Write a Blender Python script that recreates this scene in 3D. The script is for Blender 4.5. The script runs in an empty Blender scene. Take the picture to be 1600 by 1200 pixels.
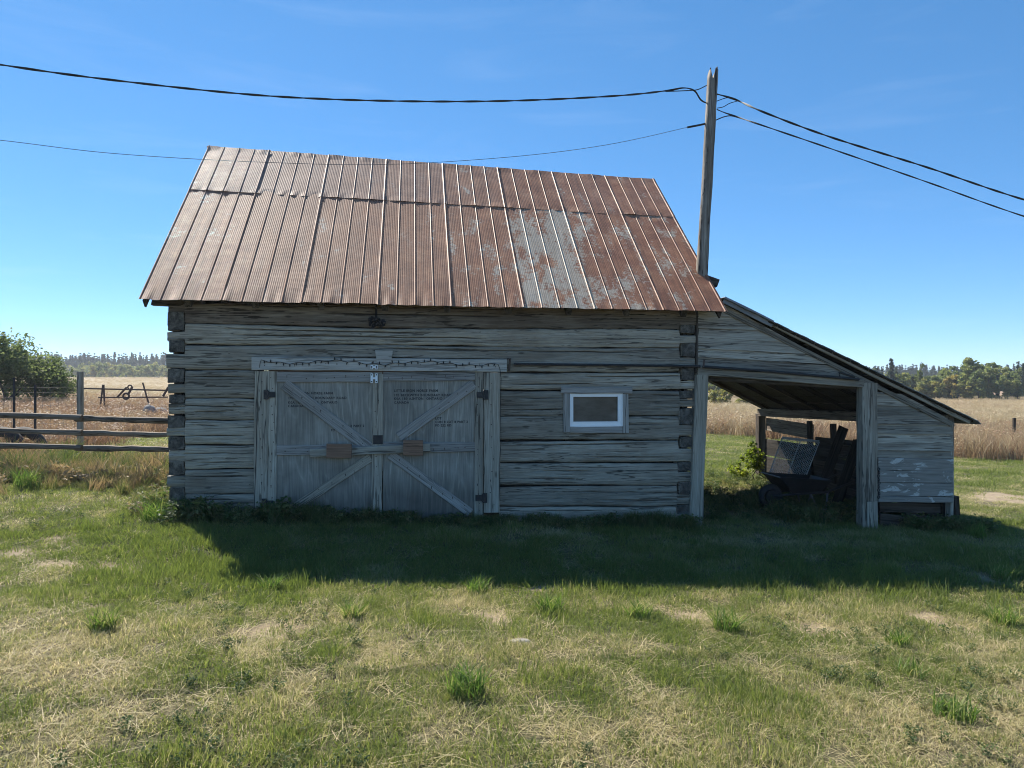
import bpy, math, random
import numpy as np
from mathutils import Vector, Matrix, Euler

R = math.radians
rng = random.Random(7)
S = bpy.context.scene
C = S.collection

# ------------------------------------------------------------------ camera, sky, sun
F = 1109.0                       # focal length in photo pixels (1600 wide)
EYE = 1.65
cam_d = bpy.data.cameras.new('camera')
cam_d.sensor_width = 36.0
cam_d.lens = F * 36.0 / 1600.0
cam_d.clip_end = 3000
cam_d.clip_start = 0.05
cam = bpy.data.objects.new('camera', cam_d)
C.objects.link(cam)
cam.location = (0, 0, EYE)
cam.rotation_euler = (R(90), 0, 0)
S.camera = cam

SUN_EL, SUN_AZ = 46.0, 41.0      # azimuth to the left of straight ahead
w = bpy.data.worlds.new('World')
S.world = w
w.use_nodes = True
nt = w.node_tree
bg = nt.nodes['Background']
sky = nt.nodes.new('ShaderNodeTexSky')
sky.sky_type = 'NISHITA'
sky.sun_disc = False
sky.sun_elevation = R(SUN_EL)
sky.sun_rotation = R(-SUN_AZ)
sky.altitude = 100
sky.air_density = 0.5
sky.dust_density = 0.0
sky.ozone_density = 6.0
hsv = nt.nodes.new('ShaderNodeHueSaturation')           # the camera's own colour rendering of a clear blue sky
hsv.inputs['Saturation'].default_value = 1.36
hsv.inputs['Hue'].default_value = .497
# the camera's tone curve flattens the sky's brightness range
vm1 = nt.nodes.new('ShaderNodeVectorMath'); vm1.operation = 'SCALE'; vm1.inputs['Scale'].default_value = .2
gmw = nt.nodes.new('ShaderNodeGamma'); gmw.inputs[1].default_value = .66
vm2 = nt.nodes.new('ShaderNodeVectorMath'); vm2.operation = 'SCALE'; vm2.inputs['Scale'].default_value = 5.0
nt.links.new(sky.outputs[0], vm1.inputs[0]); nt.links.new(vm1.outputs[0], gmw.inputs[0]); nt.links.new(gmw.outputs[0], vm2.inputs[0])
nt.links.new(vm2.outputs[0], hsv.inputs['Color'])
tcw = nt.nodes.new('ShaderNodeTexCoord'); mpw = nt.nodes.new('ShaderNodeMapping'); mpw.inputs['Scale'].default_value = (1.2, 1.2, 9)
mpw.inputs['Rotation'].default_value = (0, R(6), 0)
nzw = nt.nodes.new('ShaderNodeTexNoise'); nzw.inputs['Scale'].default_value = 3.2; nzw.inputs['Detail'].default_value = 5; nzw.inputs['Distortion'].default_value = .6
rpw = nt.nodes.new('ShaderNodeMapRange'); rpw.inputs['From Min'].default_value = .55; rpw.inputs['From Max'].default_value = .8
rpw.inputs['To Max'].default_value = .045
mxw = nt.nodes.new('ShaderNodeMix'); mxw.data_type = 'RGBA'; mxw.inputs[7].default_value = (6.5, 7.0, 7.6, 1)      # thin cirrus
nt.links.new(tcw.outputs['Generated'], mpw.inputs[0]); nt.links.new(mpw.outputs[0], nzw.inputs['Vector']); nt.links.new(nzw.outputs['Fac'], rpw.inputs[0])
nt.links.new(rpw.outputs[0], mxw.inputs[0]); nt.links.new(hsv.outputs[0], mxw.inputs[6])
nt.links.new(mxw.outputs[2], bg.inputs[0])
bg.inputs[1].default_value = 0.098

sd = bpy.data.lights.new('sun', 'SUN')
sd.energy = 5.0
sd.angle = R(0.53)
sd.color = (1.0, 0.93, 0.82)
so = bpy.data.objects.new('sun', sd)
C.objects.link(so)
sv = Vector((-math.sin(R(SUN_AZ)) * math.cos(R(SUN_EL)), math.cos(R(SUN_AZ)) * math.cos(R(SUN_EL)), math.sin(R(SUN_EL))))
so.rotation_euler = sv.to_track_quat('Z', 'Y').to_euler()
so.location = sv * 60

S.view_settings.view_transform = 'Standard'
S.view_settings.look = 'None'
S.view_settings.gamma = 1.0
S.view_settings.exposure = 1.1
S.view_settings.use_curve_mapping = False
S.render.engine = 'CYCLES'
S.cycles.max_bounces = 6
S.cycles.diffuse_bounces = 3
S.cycles.glossy_bounces = 3
S.cycles.transmission_bounces = 4
S.cycles.transparent_max_bounces = 8
S.cycles.use_denoising = True
S.cycles.denoising_prefilter = 'ACCURATE'
S.cycles.filter_width = 1.0
S.cycles.sampling_pattern = 'TABULATED_SOBOL'
S.cycles.caustics_reflective = False
S.cycles.caustics_refractive = False

# ------------------------------------------------------------------ numpy noise
def _h(i, j, s):
    n = (i.astype(np.int64) * 374761393 + j.astype(np.int64) * 668265263 + s * 974634777) & 0x7fffffff
    n = ((n ^ (n >> 13)) * 1274126177) & 0x7fffffff
    return ((n ^ (n >> 16)) & 0xffff) / 65535.0

def vn(x, y, s=0):
    x = np.asarray(x, float); y = np.asarray(y, float)
    i = np.floor(x); j = np.floor(y); fx = x - i; fy = y - j
    fx = fx * fx * (3 - 2 * fx); fy = fy * fy * (3 - 2 * fy)
    a = _h(i, j, s); b = _h(i + 1, j, s); c = _h(i, j + 1, s); d = _h(i + 1, j + 1, s)
    return (a * (1 - fx) + b * fx) * (1 - fy) + (c * (1 - fx) + d * fx) * fy

def fbm(x, y, s=0, o=4):
    v = 0; a = .5; t = 0
    for k in range(o):
        v = v + a * vn(x, y, s + k); t += a; a *= .5
        x = np.asarray(x) * 2.03 + 7.1; y = np.asarray(y) * 2.03 + 3.7
    return v / t

def sstep(a, b, x):
    t = np.clip((np.asarray(x, float) - a) / (b - a), 0, 1)
    return t * t * (3 - 2 * t)

# ------------------------------------------------------------------ places
def gz(x, y):
    x = np.asarray(x, float); y = np.asarray(y, float)
    z = -1.1 * np.tanh(.045 * x / 1.1)
    z = z + 2.5 * sstep(50, 240, y) * sstep(0, -60, x)
    z = z - .11 * np.exp(-((y - 6.1) / 1.5) ** 2)
    z = z + .035 * (fbm(x * .6, y * .6, 3) - .5) + .03 * (fbm(x * 2.3, y * 2.3, 9, 3) - .5)
    return z

def P(px, py, Y):
    return Vector(((px - 800) / F * Y, Y, EYE + (599 - py) / F * Y))

def G(px, Y):
    x = (px - 800) / F * Y
    return Vector((x, Y, float(gz(x, Y))))

TH = R(7.8)
ct, st = math.cos(TH), math.sin(TH)
B0 = Vector((0, 8.55, 0))
BM = Matrix.Translation(B0) @ Matrix.Rotation(TH, 4, 'Z')      # barn frame: u right along the front, v back, z up

def W(px, py, v=0.0):            # a measured spot of the front (set back by v) in barn coordinates
    a = (px - 800) / F; b = (599 - py) / F
    Y = (v + 8.55 * ct) / (ct - a * st)
    return Vector((ct * a * Y + st * (Y - 8.55), v, EYE + b * Y))

def uv_of(x, y):
    dy = y - 8.55
    return ct * x + st * dy, -st * x + ct * dy

def gl(u, v):
    p = BM @ Vector((u, v, 0))
    return float(gz(p.x, p.y))

# ------------------------------------------------------------------ objects
WMX = {}
def link(name, data, M, parent=None):
    o = bpy.data.objects.new(name, data)
    C.objects.link(o)
    if parent is not None:
        o.parent = parent
        o.matrix_basis = WMX[parent.name].inverted() @ M
    else:
        o.matrix_basis = M
    WMX[o.name] = M
    return o

def tag(o, label=None, cat=None, group=None, kind=None):
    if label: o['label'] = label
    if cat: o['category'] = cat
    if group: o['group'] = group
    if kind: o['kind'] = kind
    return o

def root(name, M, label, cat, group=None):
    return tag(link(name, None, M), label, cat, group)

def mk(name, verts, faces, mats, fm=None, smooth=False):
    me = bpy.data.meshes.new(name)
    me.from_pydata([tuple(v) for v in verts], [], faces)
    for m in (mats if isinstance(mats, (list, tuple)) else [mats]):
        me.materials.append(m)
    if fm is not None:
        me.polygons.foreach_set('material_index', fm)
    if smooth:
        me.polygons.foreach_set('use_smooth', [True] * len(me.polygons))
    me.update()
    return me

class MB:
    def __init__(s): s.v = []; s.f = []; s.m = []
    def add(s, vs, fs, mi=0):
        n = len(s.v); s.v += [Vector(v) for v in vs]; s.f += [tuple(i + n for i in f) for f in fs]; s.m += [mi] * len(fs)
    def box(s, c, d, mi=0, M=None):
        x, y, z = d[0] / 2, d[1] / 2, d[2] / 2
        vs = [Vector((a * x, b * y, e * z)) for a in (-1, 1) for b in (-1, 1) for e in (-1, 1)]
        vs = [(M @ v if M else v) + Vector(c) for v in vs]
        s.add(vs, [(0, 1, 3, 2), (4, 6, 7, 5), (0, 4, 5, 1), (2, 3, 7, 6), (0, 2, 6, 4), (1, 5, 7, 3)], mi)
    def tube(s, pts, r, n=6, mi=0, cap=True):
        pts = [Vector(p) for p in pts]
        rs = r if isinstance(r, (list, tuple)) else [r] * len(pts)
        base = len(s.v); up = Vector((0, 0, 1))
        for i, p in enumerate(pts):
            t = (pts[min(i + 1, len(pts) - 1)] - pts[max(i - 1, 0)]).normalized()
            a = t.cross(up)
            if a.length < 1e-3: a = t.cross(Vector((1, 0, 0)))
            a.normalize(); b = t.cross(a)
            for k in range(n):
                an = 2 * math.pi * k / n
                s.v.append(p + (a * math.cos(an) + b * math.sin(an)) * rs[i])
        for i in range(len(pts) - 1):
            for k in range(n):
                k2 = (k + 1) % n
                s.f.append((base + i * n + k, base + i * n + k2, base + (i + 1) * n + k2, base + (i + 1) * n + k)); s.m.append(mi)
        if cap:
            s.f.append(tuple(base + k for k in range(n))[::-1]); s.m.append(mi)
            e = base + (len(pts) - 1) * n
            s.f.append(tuple(e + k for k in range(n))); s.m.append(mi)
    def mesh(s, name, mats, smooth=False):
        return mk(name, s.v, s.f, mats, s.m, smooth)

# ------------------------------------------------------------------ materials
def newmat(name):
    m = bpy.data.materials.new(name); m.use_nodes = True
    nt = m.node_tree
    return m, nt, nt.nodes['Principled BSDF']

def N(nt, t, **kw):
    n = nt.nodes.new(t)
    for k, v in kw.items():
        if k in ('inp',):
            for kk, vv in v.items(): n.inputs[kk].default_value = vv
        else: setattr(n, k, v)
    return n

def ramp(nt, stops, interp='LINEAR'):
    r = nt.nodes.new('ShaderNodeValToRGB'); r.color_ramp.interpolation = interp
    e = r.color_ramp.elements
    while len(e) < len(stops): e.new(.5)
    for i, (p, c) in enumerate(stops):
        e[i].position = p; e[i].color = (c[0], c[1], c[2], 1) if not isinstance(c, (int, float)) else (c, c, c, 1)
    return r

def mix(nt, blend, fac, a, b):
    m = nt.nodes.new('ShaderNodeMix'); m.data_type = 'RGBA'; m.blend_type = blend; m.clamp_factor = True
    for ix, v in ((0, fac), (6, a), (7, b)):
        sock = m.inputs[ix]
        if hasattr(v, 'is_linked'): nt.links.new(v, sock)
        elif isinstance(v, (int, float)): sock.default_value = v if ix == 0 else (v, v, v, 1)
        else: sock.default_value = (v[0], v[1], v[2], 1)
    return m.outputs[2]

def objcoord(nt, scale=(1, 1, 1), seed=True):
    tc = N(nt, 'ShaderNodeTexCoord'); oi = N(nt, 'ShaderNodeObjectInfo')
    mp = N(nt, 'ShaderNodeMapping'); mp.inputs['Scale'].default_value = scale
    if seed:
        ad = N(nt, 'ShaderNodeVectorMath', operation='MULTIPLY_ADD')
        cb = N(nt, 'ShaderNodeCombineXYZ')
        for i, k in enumerate((37.0, 11.0, 23.0)):
            q = N(nt, 'ShaderNodeMath', operation='MULTIPLY'); q.inputs[1].default_value = k
            nt.links.new(oi.outputs['Random'], q.inputs[0]); nt.links.new(q.outputs[0], cb.inputs[i])
        ad.inputs[1].default_value = (1, 1, 1)
        nt.links.new(tc.outputs['Object'], ad.inputs[0]); nt.links.new(cb.outputs[0], ad.inputs[2])
        nt.links.new(ad.outputs[0], mp.inputs['Vector'])
    else:
        nt.links.new(tc.outputs['Object'], mp.inputs['Vector'])
    return mp.outputs[0], oi

def noise(nt, vec, scale, detail=5, rough=.6, dist=0):
    n = N(nt, 'ShaderNodeTexNoise'); n.inputs['Scale'].default_value = scale; n.inputs['Detail'].default_value = detail
    n.inputs['Roughness'].default_value = rough; n.inputs['Distortion'].default_value = dist
    nt.links.new(vec, n.inputs['Vector'])
    return n.outputs['Fac']

def wood(name, dark, mid, light, crack=.55, bump=.6, stain=(.11, .075, .05), stain_amt=.5, var=.35):
    m, nt, p = newmat(name)
    L = nt.links
    v, oi = objcoord(nt, (.6, 20, 20))
    v2, _ = objcoord(nt, (.22, 22, 22))
    v3, _ = objcoord(nt, (1, 1.6, 1.6))
    v4, _ = objcoord(nt, (1.6, 85, 85))
    v5, _ = objcoord(nt, (.5, 5, 5))
    g1 = noise(nt, v, 1.6, 6, .7, .5)
    g5 = noise(nt, v5, 2.0, 3, .55)
    gm_ = N(nt, 'ShaderNodeMath', operation='MULTIPLY_ADD'); gm_.inputs[1].default_value = .55
    gm2 = N(nt, 'ShaderNodeMath', operation='MULTIPLY'); gm2.inputs[1].default_value = .45
    L.new(g5, gm2.inputs[0]); L.new(g1, gm_.inputs[0]); L.new(gm2.outputs[0], gm_.inputs[2])
    r1 = ramp(nt, [(.32, dark), (.5, mid), (.68, light)]); L.new(gm_.outputs[0], r1.inputs[0])
    g2 = noise(nt, v2, 1.8, 5, .62, .35)
    rc = ramp(nt, [(.30, 0.0), (.335, 1.0)]); L.new(g2, rc.inputs[0])
    c = mix(nt, 'MULTIPLY', crack, r1.outputs[0], rc.outputs[0])
    g4 = noise(nt, v4, 2, 4, .65); r4 = ramp(nt, [(.3, .5), (.62, 1.22)]); L.new(g4, r4.inputs[0])
    c = mix(nt, 'MULTIPLY', .85, c, r4.outputs[0])
    vk1, _ = objcoord(nt, (.30, 9, 9)); nk = noise(nt, vk1, 1.6, 4, .55, .15)
    ab = N(nt, 'ShaderNodeMath', operation='SUBTRACT'); ab.inputs[1].default_value = .5; L.new(nk, ab.inputs[0])
    ab2 = N(nt, 'ShaderNodeMath', operation='ABSOLUTE'); L.new(ab.outputs[0], ab2.inputs[0])
    vk2, _ = objcoord(nt, (1.1, 3, 3)); nm = noise(nt, vk2, 1.5, 3, .6)
    wd_ = N(nt, 'ShaderNodeMapRange'); wd_.inputs['From Min'].default_value = .42; wd_.inputs['From Max'].default_value = .66; wd_.inputs['To Min'].default_value = .0; wd_.inputs['To Max'].default_value = .022; L.new(nm, wd_.inputs['Value'])
    dv_ = N(nt, 'ShaderNodeMath', operation='SUBTRACT'); L.new(ab2.outputs[0], dv_.inputs[0]); L.new(wd_.outputs[0], dv_.inputs[1])
    rck = ramp(nt, [(.0, .12), (.007, 1.0)]); L.new(dv_.outputs[0], rck.inputs[0])
    c = mix(nt, 'MULTIPLY', min(1, crack + .25), c, rck.outputs[0])
    # frayed pale fibres
    vk3, _ = objcoord(nt, (.8, 34, 34)); nf3 = noise(nt, vk3, 2.2, 3, .6); rfr = ramp(nt, [(.60, 0.0), (.70, .55)]); L.new(nf3, rfr.inputs[0])
    c = mix(nt, 'MIX', rfr.outputs[0], c, tuple(min(1, q * 1.1) for q in light))
    g3 = noise(nt, v3, 1.7, 3, .6)
    rs = ramp(nt, [(.48, 0.0), (.72, 1.0)]); L.new(g3, rs.inputs[0])
    sm = N(nt, 'ShaderNodeMath', operation='MULTIPLY'); sm.inputs[1].default_value = stain_amt; L.new(rs.outputs[0], sm.inputs[0])
    c = mix(nt, 'MIX', sm.outputs[0], c, stain)
    # knots
    vo = N(nt, 'ShaderNodeTexVoronoi'); vo.inputs['Scale'].default_value = 2.2
    vk, _ = objcoord(nt, (.8, 2.6, 2.6)); L.new(vk, vo.inputs['Vector'])
    rk = ramp(nt, [(.05, .25), (.10, 1.0)]); L.new(vo.outputs['Distance'], rk.inputs[0])
    c = mix(nt, 'MULTIPLY', .8, c, rk.outputs[0])
    mr = N(nt, 'ShaderNodeMapRange'); mr.inputs['To Min'].default_value = 1 - var; mr.inputs['To Max'].default_value = 1 + var * .6
    L.new(oi.outputs['Random'], mr.inputs['Value'])
    c = mix(nt, 'MULTIPLY', 1.0, c, mr.outputs[0])
    L.new(c, p.inputs['Base Color'])
    p.inputs['Roughness'].default_value = .85
    p.inputs['Specular IOR Level'].default_value = .25
    b = N(nt, 'ShaderNodeBump'); b.inputs['Strength'].default_value = bump; b.inputs['Distance'].default_value = .012
    hm = N(nt, 'ShaderNodeMath', operation='MULTIPLY_ADD'); hm.inputs[1].default_value = .7
    L.new(rc.outputs[0], hm.inputs[0]); L.new(g1, hm.inputs[2])
    L.new(hm.outputs[0], b.inputs['Height']); L.new(b.outputs[0], p.inputs['Normal'])
    return m

M_log = wood('weathered_log', (.205, .18, .145), (.36, .322, .262), (.51, .468, .39), .52, 1.0, (.20, .155, .115), .45)
M_top = wood('dark_brown_log', (.085, .066, .05), (.18, .145, .112), (.30, .25, .20), .7, .8, (.08, .05, .035), .5)  # darker, browner log tone
M_board = wood('grey_board', (.22, .195, .155), (.36, .325, .265), (.48, .44, .37), .5, .5, (.26, .21, .165), .35, .25)
M_trim = wood('blue_grey_trim', (.22, .205, .185), (.325, .305, .28), (.42, .40, .37), .3, .3, (.2, .19, .19), .3, .15)
M_lintel = wood('pale_lintel_board', (.33, .31, .27), (.47, .45, .41), (.58, .56, .52), .3, .4, (.34, .29, .24), .3, .1)
M_shed = wood('shed_board', (.195, .17, .135), (.36, .325, .268), (.52, .48, .40), .6, .7, (.22, .17, .13), .45, .4)
M_black = wood('shade_dark_wood', (.014, .012, .01), (.032, .028, .024), (.06, .052, .045), .6, .6, (.03, .02, .015), .4)  # shade inside the lean-to is put into this near-black wood colour
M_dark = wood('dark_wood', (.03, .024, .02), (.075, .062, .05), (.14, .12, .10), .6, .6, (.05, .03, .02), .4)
M_brown = wood('brown_block', (.15, .083, .055), (.235, .137, .092), (.30, .19, .13), .2, .3, (.14, .07, .05), .3, .1)
M_pole = wood('pole_wood', (.10, .085, .07), (.28, .25, .215), (.52, .49, .44), .85, 1.0, (.12, .08, .06), .4)
M_rail = wood('rail_wood', (.08, .064, .05), (.16, .132, .105), (.28, .245, .205), .6, .7, (.1, .08, .06), .4)

def endgrain():
    m, nt, p = newmat('end_grain')
    L = nt.links
    tc = N(nt, 'ShaderNodeTexCoord'); oi = N(nt, 'ShaderNodeObjectInfo')
    v, _ = objcoord(nt, (.01, 1, 1))
    nb_ = noise(nt, v, 7, 4, .65, .8)
    r = ramp(nt, [(.3, (.05, .044, .038)), (.5, (.10, .092, .08)), (.7, (.20, .185, .16))]); L.new(nb_, r.inputs[0])
    n1 = noise(nt, v, 16, 5, .7)
    r2 = ramp(nt, [(.38, .25), (.55, 1.0)]); L.new(n1, r2.inputs[0])
    c = mix(nt, 'MULTIPLY', .85, r.outputs[0], r2.outputs[0])
    L.new(c, p.inputs['Base Color']); p.inputs['Roughness'].default_value = .95
    b = N(nt, 'ShaderNodeBump'); b.inputs['Strength'].default_value = 1; b.inputs['Distance'].default_value = .02
    L.new(n1, b.inputs['Height']); L.new(b.outputs[0], p.inputs['Normal'])
    return m
M_end = endgrain()

def plywood():
    m, nt, p = newmat('weathered_plywood'); L = nt.links
    v, oi = objcoord(nt, (.55, 5, 5))
    vc, _ = objcoord(nt, (.38, 2.6, 2.6))
    n0 = noise(nt, vc, 1.3, 2, .45, .25)
    mu = N(nt, 'ShaderNodeMath', operation='MULTIPLY'); mu.inputs[1].default_value = 13; L.new(n0, mu.inputs[0])
    fr = N(nt, 'ShaderNodeMath', operation='PINGPONG'); fr.inputs[1].default_value = .5; L.new(mu.outputs[0], fr.inputs[0])
    nv = noise(nt, v, 1.5, 3, .6)
    r = ramp(nt, [(0, (.44, .41, .35)), (.07, (.36, .335, .285)), (.2, (.29, .27, .23)), (.5, (.255, .237, .205))]); L.new(fr.outputs[0], r.inputs[0])
    rv_ = ramp(nt, [(.4, (.27, .25, .215)), (.62, (.33, .31, .27))]); L.new(nv, rv_.inputs[0])
    fq = ramp(nt, [(.38, .15), (.62, .9)]); L.new(nv, fq.inputs[0])
    r = type('x', (), {'outputs': [mix(nt, 'MIX', fq.outputs[0], r.outputs[0], rv_.outputs[0])]})
    v4, _ = objcoord(nt, (1.5, 40, 40))
    nf = noise(nt, v4, 2, 4, .6); rf = ramp(nt, [(.3, .62), (.6, 1.1)]); L.new(nf, rf.inputs[0])
    c = mix(nt, 'MULTIPLY', .8, r.outputs[0], rf.outputs[0])
    v5, _ = objcoord(nt, (1, 1, 1)); ns = noise(nt, v5, 1.8, 4, .6); rs = ramp(nt, [(.35, .65), (.65, 1.1)]); L.new(ns, rs.inputs[0])
    c = mix(nt, 'MULTIPLY', .9, c, rs.outputs[0])
    # tone gets darker towards the bottom edge (local X runs up the panel)
    tc = N(nt, 'ShaderNodeTexCoord'); sx = N(nt, 'ShaderNodeSeparateXYZ'); L.new(tc.outputs['Object'], sx.inputs[0])
    ad = N(nt, 'ShaderNodeMath', operation='MULTIPLY_ADD'); ad.inputs[1].default_value = -.5; L.new(ns, ad.inputs[0]); L.new(sx.outputs[0], ad.inputs[2])
    rd = ramp(nt, [(0, .55), (.22, 1.0)]); L.new(ad.outputs[0], rd.inputs[0])
    c = mix(nt, 'MULTIPLY', 1, c, rd.outputs[0])
    L.new(c, p.inputs['Base Color']); p.inputs['Roughness'].default_value = .85
    b = N(nt, 'ShaderNodeBump'); b.inputs['Strength'].default_value = .35; b.inputs['Distance'].default_value = .006
    L.new(nf, b.inputs['Height']); L.new(b.outputs[0], p.inputs['Normal'])
    return m
M_ply = plywood()

def rustroof():
    m, nt, p = newmat('rusty_corrugated_steel'); L = nt.links
    v, oi = objcoord(nt, (1, 1, 1))
    vs, _ = objcoord(nt, (26, .8, 1))
    vh, _ = objcoord(nt, (3.2, 1.5, 1))
    n1 = noise(nt, v, 3.5, 6, .7); n2 = noise(nt, vs, 1.5, 4, .6); n3 = noise(nt, vh, 1.3, 5, .6, .3); n4 = noise(nt, v, 22, 4, .7)
    r1 = ramp(nt, [(.3, (.19, .07, .034)), (.5, (.30, .122, .057)), (.7, (.42, .20, .10))]); L.new(n1, r1.inputs[0])
    r2 = ramp(nt, [(.3, .6), (.65, 1.28)]); L.new(n2, r2.inputs[0])
    rust = mix(nt, 'MULTIPLY', .8, r1.outputs[0], r2.outputs[0])
    # older purple-grey weathering, amount from object colour (green channel)
    sc = N(nt, 'ShaderNodeSeparateColor'); L.new(oi.outputs['Color'], sc.inputs[0])
    rg = ramp(nt, [(.3, (.22, .15, .12)), (.7, (.38, .29, .245))]); L.new(n1, rg.inputs[0])
    gm = N(nt, 'ShaderNodeMath', operation='MULTIPLY_ADD'); gm.inputs[1].default_value = .7; gm.use_clamp = True
    g0 = N(nt, 'ShaderNodeMath', operation='SUBTRACT'); g0.inputs[1].default_value = .5; L.new(n3, g0.inputs[0])
    L.new(g0.outputs[0], gm.inputs[0]); L.new(sc.outputs[1], gm.inputs[2])
    rust = mix(nt, 'MIX', gm.outputs[0], rust, rg.outputs[0])
    # bare galvanised patches, amount from the red channel
    ga = N(nt, 'ShaderNodeMath', operation='MULTIPLY_ADD'); ga.inputs[1].default_value = .55; L.new(n4, ga.inputs[0])
    gb = N(nt, 'ShaderNodeMath', operation='ADD'); L.new(n3, gb.inputs[0]); L.new(sc.outputs[0], gb.inputs[1])
    L.new(gb.outputs[0], ga.inputs[2])
    rz = ramp(nt, [(.90, 0.0), (1.0, 1.0)]); L.new(ga.outputs[0], rz.inputs[0])
    zc = ramp(nt, [(.35, (.38, .33, .24)), (.65, (.52, .49, .39))]); L.new(n2, zc.inputs[0])
    zf = N(nt, 'ShaderNodeMath', operation='MULTIPLY'); zf.inputs[1].default_value = .75; L.new(rz.outputs[0], zf.inputs[0])
    c = mix(nt, 'MIX', zf.outputs[0], rust, zc.outputs[0])
    r4 = ramp(nt, [(.35, .8), (.65, 1.1)]); L.new(n4, r4.inputs[0])
    c = mix(nt, 'MULTIPLY', .8, c, r4.outputs[0])
    L.new(c, p.inputs['Base Color'])
    p.inputs['Roughness'].default_value = .6; p.inputs['Specular IOR Level'].default_value = .5
    b = N(nt, 'ShaderNodeBump'); b.inputs['Strength'].default_value = .06; b.inputs['Distance'].default_value = .004
    L.new(n4, b.inputs['Height']); L.new(b.outputs[0], p.inputs['Normal'])
    return m
M_roof = rustroof()

def plain(name, col, rough=.6, metal=0, nscale=8, amt=.25, spec=.4):
    m, nt, p = newmat(name); L = nt.links
    v, oi = objcoord(nt, (1, 1, 1))
    n1 = noise(nt, v, nscale, 5, .65)
    r = ramp(nt, [(.3, tuple(c * (1 - amt) for c in col)), (.7, tuple(min(1, c * (1 + amt)) for c in col))]); L.new(n1, r.inputs[0])
    L.new(r.outputs[0], p.inputs['Base Color']); p.inputs['Roughness'].default_value = rough; p.inputs['Metallic'].default_value = metal
    p.inputs['Specular IOR Level'].default_value = spec
    return m
M_iron = plain('black_iron', (.022, .022, .024), .6)
M_rustiron = plain('rusty_iron', (.085, .06, .05), .8)
M_vinyl = plain('white_vinyl', (.9, .9, .9), .4, 0, 5, .05)
M_white = plain('white_metal_plate', (.85, .88, .9), .35, 0, 30, .06)
M_chink = plain('dark_chinking', (.03, .026, .022), .95)
M_cable = plain('black_cable', (.018, .018, .02), .6)
M_greycable = plain('grey_cable', (.16, .16, .165), .6)
M_ink = plain('black_ink', (.045, .045, .05), .8, 0, 60, .5)
M_galv = plain('galvanised_wire', (.26, .26, .27), .45, .6)
M_barrow = plain('dark_barrow_tray', (.022, .023, .026), .45)
M_oldwire = plain('dull_fence_wire', (.13, .12, .11), .8)
M_panelwire = plain('pale_galvanised_mesh', (.62, .62, .61), .6)
M_flash = plain('grey_flashing', (.20, .21, .225), .55, .2, 4, .3)
M_stone = plain('field_stone', (.2, .195, .19), .9, 0, 6, .4)
M_pale = plain('pale_flat_stone', (.36, .33, .27), .9, 0, 12, .2)
M_tire = plain('old_rubber', (.035, .036, .04), .8)
M_bark = plain('bark', (.06, .048, .04), .95, 0, 9, .4)
M_thing = plain('dark_eave_fitting', (.025, .022, .022), .9, 0, 30, .4)

def glass():
    m, nt, p = newmat('window_glass')
    p.inputs['Base Color'].default_value = (.045, .05, .052, 1); p.inputs['Roughness'].default_value = .03
    p.inputs['Specular IOR Level'].default_value = .45
    nn = N(nt, 'ShaderNodeTexCoord'); n = noise(nt, nn.outputs['Object'], 2.5, 3)
    b = N(nt, 'ShaderNodeBump'); b.inputs['Strength'].default_value = .06; b.inputs['Distance'].default_value = .02
    nt.links.new(n, b.inputs['Height']); nt.links.new(b.outputs[0], p.inputs['Normal'])
    vg_, _ = objcoord(nt, (3, 1, 7)); ng_ = noise(nt, vg_, 1.2, 4, .6); rg_ = ramp(nt, [(.35, (.045, .05, .05)), (.7, (.11, .118, .112))]); nt.links.new(ng_, rg_.inputs[0]); nt.links.new(rg_.outputs[0], p.inputs['Base Color'])
    return m
M_glass = glass()

def paintpanel():
    m, nt, p = newmat('flaking_paint_panel'); L = nt.links
    v, oi = objcoord(nt, (.8, 2.0, 2.0)); n1 = noise(nt, v, 4.5, 6, .68, .5); n2 = noise(nt, v, 30, 4, .7)
    v2, _ = objcoord(nt, (1.5, 26, 26)); n3 = noise(nt, v2, 2, 4, .6)
    r = ramp(nt, [(.3, (.17, .158, .138)), (.7, (.30, .282, .255))]); L.new(n3, r.inputs[0])
    rz = ramp(nt, [(.565, 0.0), (.60, 1.0)]); L.new(n1, rz.inputs[0])
    c = mix(nt, 'MIX', rz.outputs[0], r.outputs[0], (.52, .51, .48))
    L.new(c, p.inputs['Base Color']); p.inputs['Roughness'].default_value = .8
    b = N(nt, 'ShaderNodeBump'); b.inputs['Strength'].default_value = .4; b.inputs['Distance'].default_value = .005
    L.new(rz.outputs[0], b.inputs['Height']); L.new(b.outputs[0], p.inputs['Normal'])
    return m
M_paint = paintpanel()

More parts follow.
